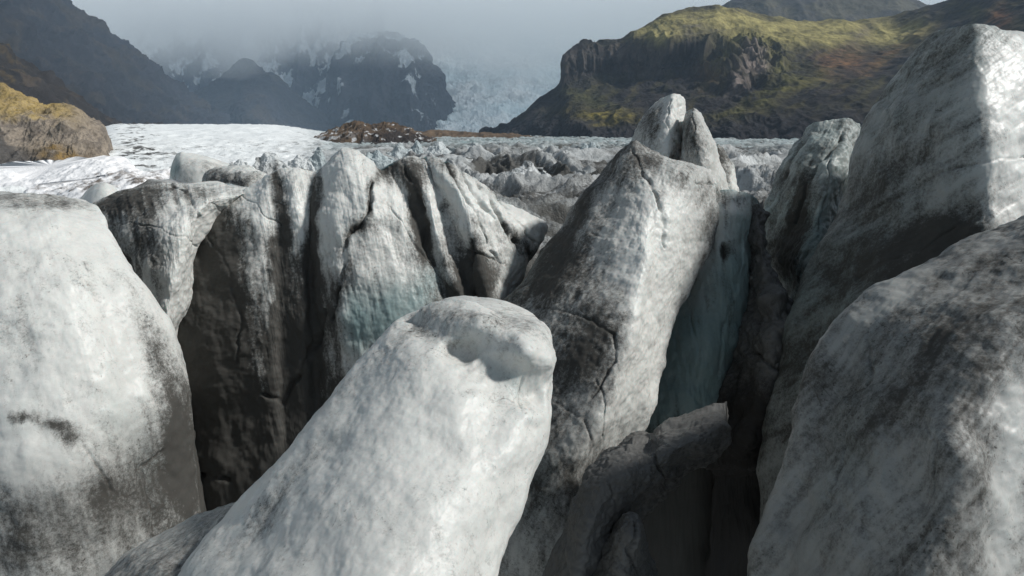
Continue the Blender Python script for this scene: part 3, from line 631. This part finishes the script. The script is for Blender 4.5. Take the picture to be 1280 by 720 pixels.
pyramid('ice_serac', 300, 196, 22, 14, 40, 'little pointed ice tooth left of the grey hump on the snowfield edge', 'serac', blue=.1, dirt=.2, seed=9.)
pyramid('ice_serac', 338, 189, 44, 20, 42, 'grey double-humped ice lump behind the rounded boulder', 'serac', blue=.1, dirt=.22, seed=10.)
pyramid('ice_serac', 374, 193, 34, 16, 48, 'low pale ice lump just left of the teal serac', 'serac', blue=.1, dirt=.12, seed=11.)
# ------------------------------------------------------------------ glacier sheet
def glacier():
    nA, nR = 1100, 900
    pxs = np.linspace(-1.0, 1.0, nA); ang = np.sign(pxs) * (np.abs(pxs) ** 1.25) * R(100)
    rr = np.concatenate([np.geomspace(.6, 20, 60, endpoint=False), np.geomspace(20, 900, nR - 160, endpoint=False), np.geomspace(900, 8000, 100)])
    A, Rr = np.meshgrid(ang, rr)
    X = np.sin(A) * Rr; Y = np.cos(A) * Rr
    px = 640 + F / cp * np.tan(np.clip(A, -1.4, 1.4)); r = Rr
    left = sm(470, 330, px)                       # bright snow side
    far_l = sm(150, 60, px)
    lev_r = -5.6 - 4.5 * sm(60, 500, r)
    lev_l = -6.0 - 3.2 * sm(60, 160, r) + 14.5 * sm(150, 800, r)
    lev_ll = -4.4 - .042 * np.minimum(r, 260) + 30 * sm(260, 900, r) * 0
    lev_l = lev_l * (1 - far_l) + lev_ll * far_l
    Z = lev_r * (1 - left) + lev_l * left
    Z -= 60 * sm(900, 2500, r) * 0
    P = np.stack([X, Y, np.zeros_like(X)], -1)
    W = fbm(P / 40, 3)[..., None] * np.array([9., 9., 0])
    Q = P + W
    # rotate so crests run obliquely
    c, s = math.cos(R(28)), math.sin(R(28))
    U = Q[..., 0] * c - Q[..., 1] * s; Vv = Q[..., 0] * s + Q[..., 1] * c
    E = np.stack([U / 22, Vv / 9.5, np.zeros_like(U)], -1)
    big = ridged(E, 6, .52) - 1.0
    E2 = np.stack([U / 5., Vv / 3.2, np.ones_like(U) * 3], -1)
    mid = ridged(E2, 4, .55) - 1.0
    fine = fbm(P / 2.2, 5, .6)
    amp = (.25 + .75 * sm(22, 60, r)) * (1 + .1 * sm(150, 400, r))
    E3 = np.stack([U / 46, Vv / 20, np.zeros_like(U) + 6], -1); huge = ridged(E3, 5, .5) - 1.0
    zr = (huge * 2.6 + big * 1.5) * amp + mid * (.6 + .45 * sm(90, 45, r)) * amp + fine * .07 + .28 * (ridged(np.stack([U / 2.6, Vv / 1.3, U * 0 + 8], -1), 4, .5) - 1) * sm(110, 50, r)
    fl = fbm(P * np.array([1/60, 1/26, 1]), 5)
    zl = fl * 1.2 + 2.2 * (billow(P / np.array([16., 11., 1]) + 2, 4, .5) - .45) * sm(260, 120, r) + .55 * (ridged(P / np.array([6., 5., 1]) + 2, 5, .6) - 1) * sm(700, 120, r) + (ridged(np.stack([X / 16, Y / 30, X * 0 + 9], -1), 5, .55) - 1) * .95 * (.4 + .6 * sm(60, 400, r)) + fine * .10
    Z = Z + zr * (1 - left) + zl * left
    near = sm(34, 18, r)
    Z = Z - near * 16
    fb = sm(1500, 5000, r)
    Z = Z * (1 - fb) - 12 * fb
    dirt = .56 + .55 * fbm(E * np.array([.7, 1.2, 1]) + 5, 5, .6) - .38 * big - .25 * huge - .10 * sm(200, 450, r)
    dirt = dirt + .35 * sm(.1, -.5, big)
    streak = ridged(np.stack([X / 10 + fl * 1.5, Y / 60 + fl, X * 0 + 4], -1), 5, .6)
    dl = -.32 + .22 * fbm(P / np.array([5., 3., 1]), 5, .65) * sm(900, 200, r) + .85 * sm(1.15, 1.7, streak) * (.25 + .75 * sm(.0, .5, fbm(P / 45 + 9, 3) + .25)) * sm(650, 150, r)
    bl_ = billow(P / np.array([16., 11., 1]) + 2, 4, .5)
    dl += .75 * sm(.34, .16, bl_) * sm(300, 150, r)
    dl += 1.0 * sm(-.05, .35, fbm(P / 7 + 3, 5, .65)) * np.exp(-((px - 165) / 34) ** 2) * sm(60, 160, r)
    dl += .35 * np.exp(-((px - 385) / 40) ** 2) * sm(.0, .6, fbm(P / 5, 4) + .3)
    dirt = np.clip(dirt, .16 - .15 * sm(150, 350, r), 1.2) * (1 - left) + dl * left
    grey = (.78 + .5 * fbm(E2 * .7 + 4, 4)) * (1 - left) * (1 - .35 * sm(200, 420, r))
    dirt = dirt * (1 - near) + .85 * near  # crevasse floor around the camera painted dark, as deep shade
    blue = (.22 + .45 * sm(100, 260, r) + .3 * fbm(P / 18 + 3, 3)) * (1 - left) + 0.0 * left
    V = np.stack([X, Y, Z], -1).reshape(-1, 3)
    a = (np.arange(len(rr) - 1)[:, None] * nA + np.arange(nA - 1)[None])
    q = np.stack([a, a + 1, a + nA + 1, a + nA], -1).reshape(-1, 4)
    # normals up
    o = make_mesh('glacier', V, q[:, :], ICE_FIELD, {'dirt': dirt.ravel(), 'blue': blue.ravel(), 'grey': grey.ravel()}, recenter=False)
    tag(o, kind='structure'); return o
glacier()
# ------------------------------------------------------------------ mountains
def mountain(name, rows, mat, nu, nv, amp, wl, colfn, gully=0., kind='structure', back=(500, -400), ampfn=None, label=None, cat=None, seed=0., fine=True, closed_base=True, oct_=7):
    P = np.array([[at(*p) for p in r] for r in rows], float)
    bk = P[0].copy(); dirn = bk.copy(); dirn[:, 2] = 0; dirn /= np.linalg.norm(dirn, axis=1)[:, None]
    b1 = bk + dirn * back[0] * .35; b1[:, 2] += back[1] * .25
    b2 = bk + dirn * back[0]; b2[:, 2] = min(back[1], -20)
    C = np.concatenate([b2[None], b1[None], P]); Rn, M, _ = C.shape
    nb = 24
    tv = np.concatenate([np.linspace(0, 2, nb, endpoint=False), np.linspace(2, Rn - 1, nv)])
    Wu = cr_weights(M, np.linspace(0, M - 1, nu), False); Wv = cr_weights(Rn, tv, False)
    V = np.einsum('ar,rmc,bm->abc', Wv, C, Wu)
    N = grid_normals(V, False); sg = np.sign(N[..., 2].mean()); N *= sg
    S = V / wl + seed
    S2 = S.copy(); S2[..., 2] *= .45
    D = (ridged(S2, oct_, .53) - 1.05)
    if gully:
        G = np.stack([V[..., 0] / (wl * .45), V[..., 1] / (wl * 1.2), V[..., 2] / (wl * 2.5)], -1)
        D = D + gully * (ridged(G + 3, 5, .55) - 1.05)
    if ampfn is not None:
        D = D * ampfn(*proj(V))
    Vd = V + N * (amp * D)[..., None]
    px, py = proj(V)
    slope = np.abs(grid_normals(Vd, False)[..., 2])
    colr = colfn(px + 5 * fbm(S * 3, 3), py + 4 * fbm(S * 3 + 9, 3), slope, Vd, D)
    nn = Vd.shape[0]
    a = (np.arange(nn - 1)[:, None] * nu + np.arange(nu - 1)[None])
    q = np.stack([a, a + 1, a + nu + 1, a + nu], -1).reshape(-1, 4)
    if sg < 0: q = q[:, ::-1]
    o = make_mesh(name, Vd.reshape(-1, 3), q, mat, {'col': colr.reshape(-1, 3)})
    if kind: tag(o, kind=kind)
    if label: tag(o, label, cat)
    return o
def lerpc(a, b, t): return a + (np.array(b) - a) * t[..., None]
def col_right(px, py, slope, V, D):
    c = np.ones(V.shape) * np.array((.034, .031, .032))
    n = fbm(V / 60, 5, .6); n2 = fbm(V / 25 + 4, 5, .65)
    g = np.array((.115, .105, .032)); olive = np.array((.060, .058, .022)); rust = np.array((.17, .085, .032)); pale = np.array((.21, .175, .155))
    # greenery where it is not too steep
    gr = sm(.35, .62, slope + .28 * n) * sm(150, 120, py)
    c = lerpc(c, olive, .55 * gr * sm(-.1, .35, fbm(V / 140 + 6, 4)))
    al = px * .80 - py * .60; ac = px * .60 + py * .80
    bd = fbm(np.stack([al / 75, ac / 9, al * 0 + 2], -1), 5, .6)
    c = lerpc(c, (.070, .062, .030), np.clip(sm(.05, .5, bd) * sm(165, 130, py), 0, 1) * .75)
    c = lerpc(c, (.020, .019, .021), np.clip(sm(.0, .45, -bd), 0, 1) * .7)
    cliff = np.exp(-((py - 76) / 20) ** 2) * sm(700, 720, px) * sm(900, 870, px)
    c = lerpc(c, (.028, .026, .027), np.clip(cliff, 0, 1) * .85)
    c = lerpc(c, (.075, .066, .060), sm(.55, .30, slope) * sm(130, 90, py) * .8)
    plate = np.exp(-((py - (40 - 12 * np.exp(-((px - 905) / 60) ** 2))) / 15) ** 2) * sm(770, 830, px) * sm(1190, 1120, px)
    c = lerpc(c, (.34, .30, .12), np.clip(plate * (1.35 + .9 * n), 0, .95))
    for cx, cy, rx, ry, an, cc, st in (
            (770,150,52,10,6,(.22,.18,.04),.9),(740,125,40,8,20,(.08,.08,.03),.6),(905,150,60,8,-12,(.10,.09,.03),.7),(960,120,60,8,-25,(.10,.095,.03),.7),(1000,110,60,6,-30,(.10,.09,.03),.5),
            (1050,75,26,14,-10,(.19,.10,.045),.8),(885,92,16,14,-30,(.20,.12,.05),.8),(905,75,22,16,-20,(.13,.12,.04),.8),(960,70,30,16,30,(.15,.14,.05),.8),(940,50,60,10,5,(.21,.19,.07),.5),
            (1110,70,50,7,-35,(.15,.09,.04),.7),(1250,22,14,14,0,(.16,.075,.035),.8),(1215,15,20,10,0,(.09,.085,.03),.7),(930,100,22,10,-45,pale,.9),(945,80,14,14,0,pale,.8),(1075,45,24,8,-45,(.12,.10,.09),.6),
            (775,65,14,13,0,(.12,.10,.09),.7),(730,75,20,10,0,(.10,.09,.08),.6),(862,65,22,22,0,(.018,.018,.02),.9),(870,40,30,10,0,(.14,.125,.09),.6),(860,110,40,12,-30,(.03,.028,.03),.6)):
        m = blob(px, py, (cx, cy, rx, ry, an)) * st * (1 + .9 * n2)
        c = lerpc(c, cc, np.clip(m, 0, 1))
    c = lerpc(c, (.030, .029, .032), sm(140, 165, py) * .8)
    return c * (.85 + .25 * n2)[..., None]
RX = [600, 640, 672, 700, 712, 745, 790, 830, 880, 925, 970, 1040, 1110, 1190, 1290, 1420, 1600]
ridge_y = [170, 156, 128, 110, 67, 58, 43, 23, 9, 12, 26, 29, 24, 0, -45, -100, -160]
ridge_d = [1500, 1480, 1450, 1430, 1420, 1500, 1500, 1500, 1500, 1500, 1500, 1450, 1400, 1300, 1200, 1100, 1000]
r2y = [171, 160, 132, 113, 76, 68, 56, 50, 50, 52, 50, 48, 50, 26, -10, -60, -110]
r2d = [1480, 1440, 1400, 1370, 1380, 1400, 1380, 1280, 1250, 1230, 1230, 1250, 1250, 1180, 1080, 1000, 900]
r3y = [172, 163, 140, 122, 106, 102, 99, 98, 92, 74, 76, 74, 74, 54, 30, -10, -60]
r3d = [1460, 1400, 1350, 1340, 1360, 1370, 1350, 1260, 1220, 1160, 1140, 1140, 1120, 1050, 950, 880, 800]
r4y = [174, 167, 152, 140, 132, 130, 128, 126, 124, 120, 118, 112, 110, 100, 90, 60, 30]
r4d = [1420, 1350, 1250, 1180, 1140, 1080, 1020, 980, 940, 900, 880, 860, 840, 800, 740, 680, 620]
r5y = [176, 174, 170, 168, 168, 170, 172, 174, 176, 178, 178, 178, 178, 178, 178, 178, 178]
r5d = [1380, 1280, 1120, 1000, 950, 880, 820, 780, 740, 700, 680, 650, 620, 580, 540, 500, 460]
mountain('mountain', [list(zip(RX, ridge_y, ridge_d)), list(zip(RX, r2y, r2d)), list(zip(RX, r3y, r3d)), list(zip(RX, r4y, r4d)), list(zip(RX, r5y, r5d)),
    [(x, y + 40, d * .9) for x, y, d in zip(RX, r5y, r5d)]], MOUNT, 1100, 520, 11, 110, col_right, gully=.9, seed=2.2, ampfn=lambda x, y: .34 + 1.1 * np.exp(-((y - 82) / 30) ** 2 - ((x - 930) / 60) ** 2) + .9 * np.exp(-((y - 78) / 26) ** 2) * sm(690, 715, x) * sm(1000, 930, x) + .35 * sm(130, 170, y))
def col_back(px, py, slope, V, D):
    n = fbm(V / 90, 5, .6)
    return lerpc(np.ones(V.shape) * np.array((.075, .07, .05)), (.05, .048, .045), sm(-.3, .4, n))
mountain('mountain', [[(860,40,2600),(890,22,2600),(915,4,2600),(945,-14,2600),(1000,-38,2600),(1060,-34,2600),(1110,-14,2600),(1148,2,2600),(1164,8,2600),(1200,4,2600),(1260,10,2600)],
    [(850,60,2500),(885,50,2450),(910,30,2400),(945,15,2400),(1000,5,2400),(1060,5,2400),(1110,10,2400),(1148,18,2450),(1164,20,2450),(1200,20,2450),(1260,30,2450)],
    [(850,90,2300),(885,90,2300),(910,90,2200),(945,90,2200),(1000,90,2200),(1060,90,2200),(1110,90,2200),(1148,90,2200),(1164,90,2200),(1200,90,2300),(1260,90,2300)],
    [(850,180,2100),(885,180,2100),(910,180,2000),(945,180,2000),(1000,180,2000),(1060,180,2000),(1110,180,2000),(1148,180,2000),(1164,180,2000),(1200,180,2100),(1260,180,2100)]],
    MOUNT, 400, 200, 16, 200, col_back, seed=8.)
def col_left(px, py, slope, V, D):
    n = fbm(V / 120, 5, .6)
    c = np.ones(V.shape) * np.array((.016, .016, .019))
    c = lerpc(c, (.030, .026, .022), sm(.0, .6, n))
    return c
LX = [-500, -300, -120, 0, 40, 75, 110, 145, 180, 215, 248, 275, 300]
mountain('mountain', [list(zip(LX, [-300,-220,-120,-50,-14,6,28,56,80,106,132,152,166], [2400,2500,2600,2700,2750,2800,2850,2900,3000,3100,3200,3300,3400])),
    list(zip(LX, [-150,-100,-30,20,50,70,85,105,120,135,148,158,168], [1900,1950,2000,2100,2150,2200,2300,2400,2550,2700,2900,3100,3300])),
    list(zip(LX, [0,20,60,90,105,115,125,135,142,150,156,162,169], [1500,1500,1550,1600,1700,1800,1900,2050,2250,2450,2700,3000,3250])),
    list(zip(LX, [175,175,175,172,171,170,170,170,170,170,170,170,171], [1100,1100,1150,1250,1300,1400,1500,1700,1900,2100,2400,2800,3100])),
    list(zip(LX, [220,220,220,215,210,205,200,195,190,185,180,176,174], [1000,1000,1050,1150,1200,1300,1400,1600,1800,2000,2300,2700,3000]))],
    MOUNT, 700, 360, 40, 230, col_left, gully=.7, seed=4.4)
def col_spur(px, py, slope, V, D):
    n = fbm(V / 40, 5, .6)
    c = np.ones(V.shape) * np.array((.032, .029, .028))
    c = lerpc(c, (.10, .075, .035), sm(.0, .5, n + .2 * (slope - .5)) * sm(60, 10, px))
    return lerpc(c, (.06, .048, .038), sm(.2, .6, n))
SX = [-500, -250, -80, 0, 35, 65, 95, 120, 145, 200, 240]
mountain('hillside', [list(zip(SX, [-160,-80,10,64,84,102,122,142,154,166,170], [760,800,850,900,930,960,1000,1040,1080,1150,1200])),
    list(zip(SX, [-40,20,60,96,110,122,136,150,160,168,172], [650,680,720,760,790,820,860,920,980,1080,1150])),
    list(zip(SX, [100,120,140,160,164,166,168,170,172,174,175], [520,540,560,590,620,660,720,800,880,1000,1100])),
    list(zip(SX, [200,200,200,205,205,205,200,195,190,188,186], [420,420,440,450,480,520,580,660,760,900,1000]))],
    MOUNT, 500, 240, 12, 90, col_spur, gully=.5, seed=6.1, back=(250, -150))
def snowy(thr, gap=0.):
    def f(px, py, slope, V, D):
        n = fbm(V / np.array([160, 160, 320]), 5, .6)
        c = np.ones(V.shape) * np.array((.030, .031, .038))
        s = sm(thr, thr + .18, n + .35 * sm(420, 620, V[..., 2]) + gap)
        return lerpc(c, (.36, .40, .43), s)
    return f
mountain('mountain', [[(90,10,4700),(150,-5,4700),(210,6,4700),(270,0,4700),(330,10,4700),(390,2,4700),(440,15,4700),(480,20,4700)],
    [(90,60,4500),(150,62,4450),(210,70,4400),(270,66,4400),(330,72,4400),(390,70,4400),(440,78,4400),(480,80,4500)],
    [(90,130,4200),(150,130,4150),(210,130,4100),(270,130,4100),(330,130,4100),(390,130,4100),(440,130,4100),(480,130,4200)],
    [(90,180,4000),(150,180,3950),(210,180,3900),(270,180,3900),(330,180,3900),(390,180,3900),(440,180,3900),(480,180,4000)]],
    MOUNT, 500, 300, 75, 420, snowy(.12), gully=.8, seed=3.1)
mountain('mountain', [[(190,150,3800),(225,132,3800),(262,104,3800),(290,88,3800),(312,78,3800),(338,92,3800),(372,122,3800),(410,150,3800),(450,166,3800)],
    [(190,160,3650),(225,145,3600),(262,126,3500),(290,116,3450),(314,110,3400),(342,120,3450),(374,140,3500),(412,158,3600),(450,168,3650)],
    [(190,178,3500),(225,178,3400),(262,178,3200),(290,178,3100),(315,178,3000),(345,178,3100),(376,178,3200),(414,178,3400),(450,178,3500)]],
    MOUNT, 400, 200, 26, 260, col_left, gully=.5, seed=7.7)
mountain('mountain', [[(395,110,4100),(415,72,4100),(440,50,4100),(480,42,4100),(515,54,4100),(540,82,4100),(556,108,4100),(566,135,4100),(568,152,4100),(572,166,4100)],
    [(395,140,4000),(415,115,3900),(440,100,3800),(480,95,3750),(512,100,3750),(536,112,3800),(552,128,3850),(560,145,3900),(563,158,4000),(568,168,4050)],
    [(395,180,3900),(415,180,3750),(440,180,3600),(480,180,3500),(512,180,3500),(534,180,3550),(548,180,3650),(556,180,3800),(560,180,3900),(566,180,4000)]],
    MOUNT, 400, 260, 42, 260, snowy(.42, 0), gully=.7, seed=11.7)
# icefall between the dark massif and the right mountain
ICEFALL = ice_material('icefall_ice', k=.012, bump=1.0, white=(.90, .93, .94), teal=(.66, .80, .85), dirtc=(.25, .28, .29), speck=.5)
def icefall():
    rows = [[(540,40,4700),(572,46,4700),(620,50,4700),(680,52,4700),(740,52,4700),(800,52,4700)],
            [(540,100,4350),(572,98,4350),(620,96,4350),(680,94,4350),(740,94,4350),(800,94,4350)],
            [(540,140,3980),(572,138,3980),(620,136,3980),(680,136,3980),(740,136,3980),(800,136,3980)],
            [(540,168,3720),(572,168,3720),(620,168,3720),(680,168,3720),(740,168,3720),(800,168,3720)],
            [(540,185,3600),(572,185,3600),(620,185,3600),(680,185,3600),(740,185,3600),(800,185,3600)]]
    C = np.array([[at(*p) for p in r] for r in rows], float)
    nu, nv = 500, 360
    V = np.einsum('ar,rmc,bm->abc', cr_weights(5, np.linspace(0, 4, nv), False), C, cr_weights(6, np.linspace(0, 5, nu), False))
    Q = V / np.array([140., 60., 60.])
    V[..., 2] += 26 * (ridged(Q, 6, .6) - 1) + 45 * fbm(V / 500, 3)
    a = (np.arange(nv - 1)[:, None] * nu + np.arange(nu - 1)[None])
    q = np.stack([a, a + 1, a + nu + 1, a + nu], -1).reshape(-1, 4)[:, ::-1]
    V = V.reshape(-1, 3)
    o = make_mesh('icefall', V, q, ICEFALL, {'dirt': .05 + .3 * fbm(V / 120, 4), 'blue': .55 + .4 * fbm(V / 300 + 3, 4)})
    tag(o, kind='structure')
icefall()
# moraine hills
def col_mor(dark):
    def f(px, py, slope, V, D):
        n = fbm(V / 12, 5, .65)
        c = np.ones(V.shape) * np.array((.105, .074, .048))
        c = lerpc(c, (.14, .098, .062), sm(-.1, .5, n))
        if dark:
            c = lerpc(c, (.035, .030, .028), np.clip(blob(px, py, (500,175,40,14,10)) * 1.3 + blob(px, py, (480,182,70,8,0)) + .5 * n, 0, 1))
            c = lerpc(c, (.55, .57, .58), sm(.15, .5, fbm(V / np.array([7, 7, 14]) + 3, 5, .65) + .1) * sm(470, 400, px) * sm(166, 178, py))
            c = lerpc(c, (.55, .57, .58), sm(.35, .6, fbm(V / 5 + 8, 4)) * .8)
        return c
    return f
mountain('moraine', [[(370,183,480),(395,175,480),(420,163,480),(443,156,480),(466,159,480),(486,157,480),(506,162,480),(524,171,480),(545,178,480)],
    [(370,187,440),(395,181,430),(420,173,425),(443,169,420),(466,169,418),(486,168,415),(506,171,420),(524,176,430),(545,181,440)],
    [(370,200,400),(395,200,390),(420,200,380),(443,200,375),(466,200,370),(486,200,370),(506,200,375),(524,200,390),(545,200,400)]],
    ROCKM, 400, 160, 2.4, 22, col_mor(True), gully=.5, seed=5.2, back=(80, -60))
mountain('moraine', [[(420,170,900),(480,166,900),(530,164,900),(575,166,900),(620,167,900),(660,171,880),(700,176,860),(745,180,840),(800,184,820)],
    [(420,180,840),(480,177,840),(530,175,830),(575,175,830),(620,175,830),(660,177,820),(700,179,810),(745,182,800),(800,186,790)],
    [(420,196,760),(480,196,760),(530,196,750),(575,196,740),(620,196,740),(660,196,740),(700,196,740),(745,196,740),(800,198,740)]],
    ROCKM, 500, 120, 2.5, 40, col_mor(False), gully=.4, seed=9.2, back=(120, -80))
# rocky outcrop on the left
def col_out(px, py, slope, V, D):
    n = fbm(V / 6, 5, .65); n2 = fbm(V / 2, 4, .6)
    c = np.ones(V.shape) * np.array((.24, .205, .165))
    c = lerpc(c, (.15, .13, .11), sm(0, .5, n))
    ye = sm(160, 138, py + 10 * n) * sm(95, 70, px + 14 * n)
    ye = np.maximum(ye, .9 * blob(px, py, (75,138,26,14,20)))
    c = lerpc(c, (.30, .22, .075), np.clip(ye, 0, 1) * (.75 + .25 * np.clip(n2, -1, 1)))
    gy = np.clip(sm(168 , 182, py - .22 * px + 6 * n) * sm(90, 60, px - (py - 180) * .5), 0, 1)
    c = lerpc(c, (.085, .08, .075), gy)
    c = lerpc(c, (.20, .135, .055), np.clip(blob(px, py, (80,196,34,12,15)) * .8 * (1 + n), 0, 1))
    c = lerpc(c, (.06, .05, .04), sm(.45, .8, n2) * .6)
    return c
OX = [-260, -160, -70, -10, 22, 48, 66, 84, 100, 112, 122, 130, 136]
mountain('rock_outcrop', [list(zip(OX, [20,60,92,108,118,132,134,130,140,150,152,160,190], [260]*13)),
    list(zip(OX, [60,90,118,132,140,150,154,154,158,164,168,174,200], [240,240,240,238,236,234,232,230,230,230,232,236,245])),
    list(zip(OX, [120,140,160,172,176,180,184,186,184,184,186,188,204], [225,225,224,222,220,218,216,216,216,218,220,226,238])),
    list(zip(OX, [235,235,235,232,230,226,222,218,214,210,208,206,212], [200,200,200,200,200,200,202,204,206,208,212,218,232])),
    list(zip(OX, [280,280,280,270,268,262,258,252,245,240,236,230,226], [190,190,190,190,190,192,194,196,198,200,206,212,228]))],
    ROCKM, 460, 300, 2.2, 16, col_out, gully=.35, seed=12.2, back=(60, -60), kind=None,
    label='weathered tan rock outcrop topped with yellow grass at the left edge', cat='rock outcrop')
# bright snow bank in front of the outcrop, with the dark standing stone
def stone(px, py, w, h, d, label):
    rows = [[(px - w*.2, py - h*.48, d), (px, py - h*.5, d - .05), (px + w*.2, py - h*.46, d)],
            [(px - w*.5, py - h*.2, d), (px, py - h*.2, d - w/F*d*.4), (px + w*.4, py - h*.15, d)],
            [(px - w*.35, py + h*.2, d), (px, py + h*.2, d - w/F*d*.4), (px + w*.5, py + h*.2, d)],
            [(px - w*.5, py + h*.7, d), (px, py + h*.7, d - w/F*d*.4), (px + w*.5, py + h*.7, d)]]
    o = net('boulder', rows, ICE_DARK, 60, 50, dirt=1.1, seed=px * .1, noise=(('f', 1.2, .06),), warp=0); tag(o, label, 'boulder')
stone(113, 203, 4, 9, 150, 'small upright black boulder at the foot of the tan outcrop')
# ------------------------------------------------------------------ light, world
SUN_EL, SUN_AZ = 40.5, 101.0          # azimuth clockwise from +Y (view direction)
sv = (math.sin(R(SUN_AZ)) * math.cos(R(SUN_EL)), math.cos(R(SUN_AZ)) * math.cos(R(SUN_EL)), math.sin(R(SUN_EL)))
ld = bpy.data.lights.new('sun', 'SUN'); lo = bpy.data.objects.new('sun', ld); col.objects.link(lo)
ld.energy = 4.3; ld.angle = R(5.0); ld.color = (1, .975, .94)
from mathutils import Vector
lo.rotation_euler = Vector(sv).to_track_quat('Z', 'Y').to_euler(); lo.location = (20, -20, 40)
w = bpy.data.worlds.new('World'); sc.world = w; w.use_nodes = True; nt = w.node_tree; nt.nodes.clear()
out = nt.nodes.new('ShaderNodeOutputWorld'); bg = nt.nodes.new('ShaderNodeBackground'); nt.links.new(bg.outputs[0], out.inputs[0])
sky = nt.nodes.new('ShaderNodeTexSky'); sky.sky_type = 'NISHITA'; sky.sun_disc = False
sky.sun_elevation = R(SUN_EL); sky.sun_rotation = R(SUN_AZ)
tc = nt.nodes.new('ShaderNodeTexCoord').outputs['Generated']
n1 = noise_node(nt, tc, 2.2, 6, .5, .4, (1, 1, 2.2))
cl = mixc(nt, maprange(nt, n1, .35, .68), (4.3, 4.7, 4.9), (6.8, 7.15, 7.3))
sxy = nt.nodes.new('ShaderNodeSeparateXYZ'); nt.links.new(tc, sxy.inputs[0])
cl = mixc(nt, maprange(nt, sxy.outputs['Z'], .2, .75, 0, 1), cl, (1.9, 2.0, 2.0))
skc = mixc(nt, maprange(nt, sxy.outputs['Z'], .15, .65, .93, .60), sky.outputs[0], cl)
nt.links.new(skc, bg.inputs[0]); bg.inputs[1].default_value = .066
# ------------------------------------------------------------------ haze and cloud
def box(name, lo_, hi_, mat):
    me = bpy.data.meshes.new(name)
    v = [(x, y, z) for x in (lo_[0], hi_[0]) for y in (lo_[1], hi_[1]) for z in (lo_[2], hi_[2])]
    f = [(0,1,3,2),(4,6,7,5),(0,4,5,1),(2,3,7,6),(0,2,6,4),(1,5,7,3)]
    me.from_pydata(v, [], f); me.materials.append(mat)
    o = bpy.data.objects.new(name, me); col.objects.link(o); return o
HAZE = 7.5e-5
hm = bpy.data.materials.new('haze_air'); hm.use_nodes = True; nt = hm.node_tree; nt.nodes.clear()
out = nt.nodes.new('ShaderNodeOutputMaterial'); pv = nt.nodes.new('ShaderNodeVolumePrincipled')
pv.inputs['Color'].default_value = (.58, .78, 1.0, 1); pv.inputs['Density'].default_value = HAZE; pv.inputs['Anisotropy'].default_value = .2
nt.links.new(pv.outputs[0], out.inputs['Volume'])
tag(box('haze', (-8300, -8300, -60), (8300, 8300, 1000), hm), kind='stuff')
mm = bpy.data.materials.new('cloud_vapour'); mm.use_nodes = True; nt = mm.node_tree; nt.nodes.clear()
out = nt.nodes.new('ShaderNodeOutputMaterial'); pv = nt.nodes.new('ShaderNodeVolumePrincipled')
geo = nt.nodes.new('ShaderNodeNewGeometry').outputs['Position']
sx = nt.nodes.new('ShaderNodeSeparateXYZ'); nt.links.new(geo, sx.inputs[0])
nn = noise_node(nt, geo, .0012, 6, .58, .5, (1, 1, 1.5))
hgt = math_(nt, 'MULTIPLY_ADD', math_(nt, 'SUBTRACT', nn, .5), 900, sx.outputs['Z'])
dn = maprange(nt, hgt, 215, 650, 0, .0028)
nt.links.new(dn, pv.inputs['Density']); pv.inputs['Color'].default_value = (.95, .985, 1, 1); pv.inputs['Anisotropy'].default_value = 0
nt.links.new(pv.outputs[0], out.inputs['Volume'])
cloud_bank = tag(box('cloud_bank', (-5000, 3300, 240), (3500, 7500, 820), mm), kind='stuff')  # cloud shrouding the far mountain tops
# ------------------------------------------------------------------ render settings
sc.render.engine = 'CYCLES'
sc.cycles.volume_bounces = 8; sc.cycles.max_bounces = 7; sc.cycles.diffuse_bounces = 2; sc.cycles.volume_step_rate = 2.0; sc.cycles.volume_max_steps = 96
sc.cycles.use_denoising = True
sc.view_settings.view_transform = 'Standard'; sc.view_settings.look = 'None'; sc.view_settings.exposure = 0; sc.view_settings.gamma = 1
sc.view_settings.use_curve_mapping = False
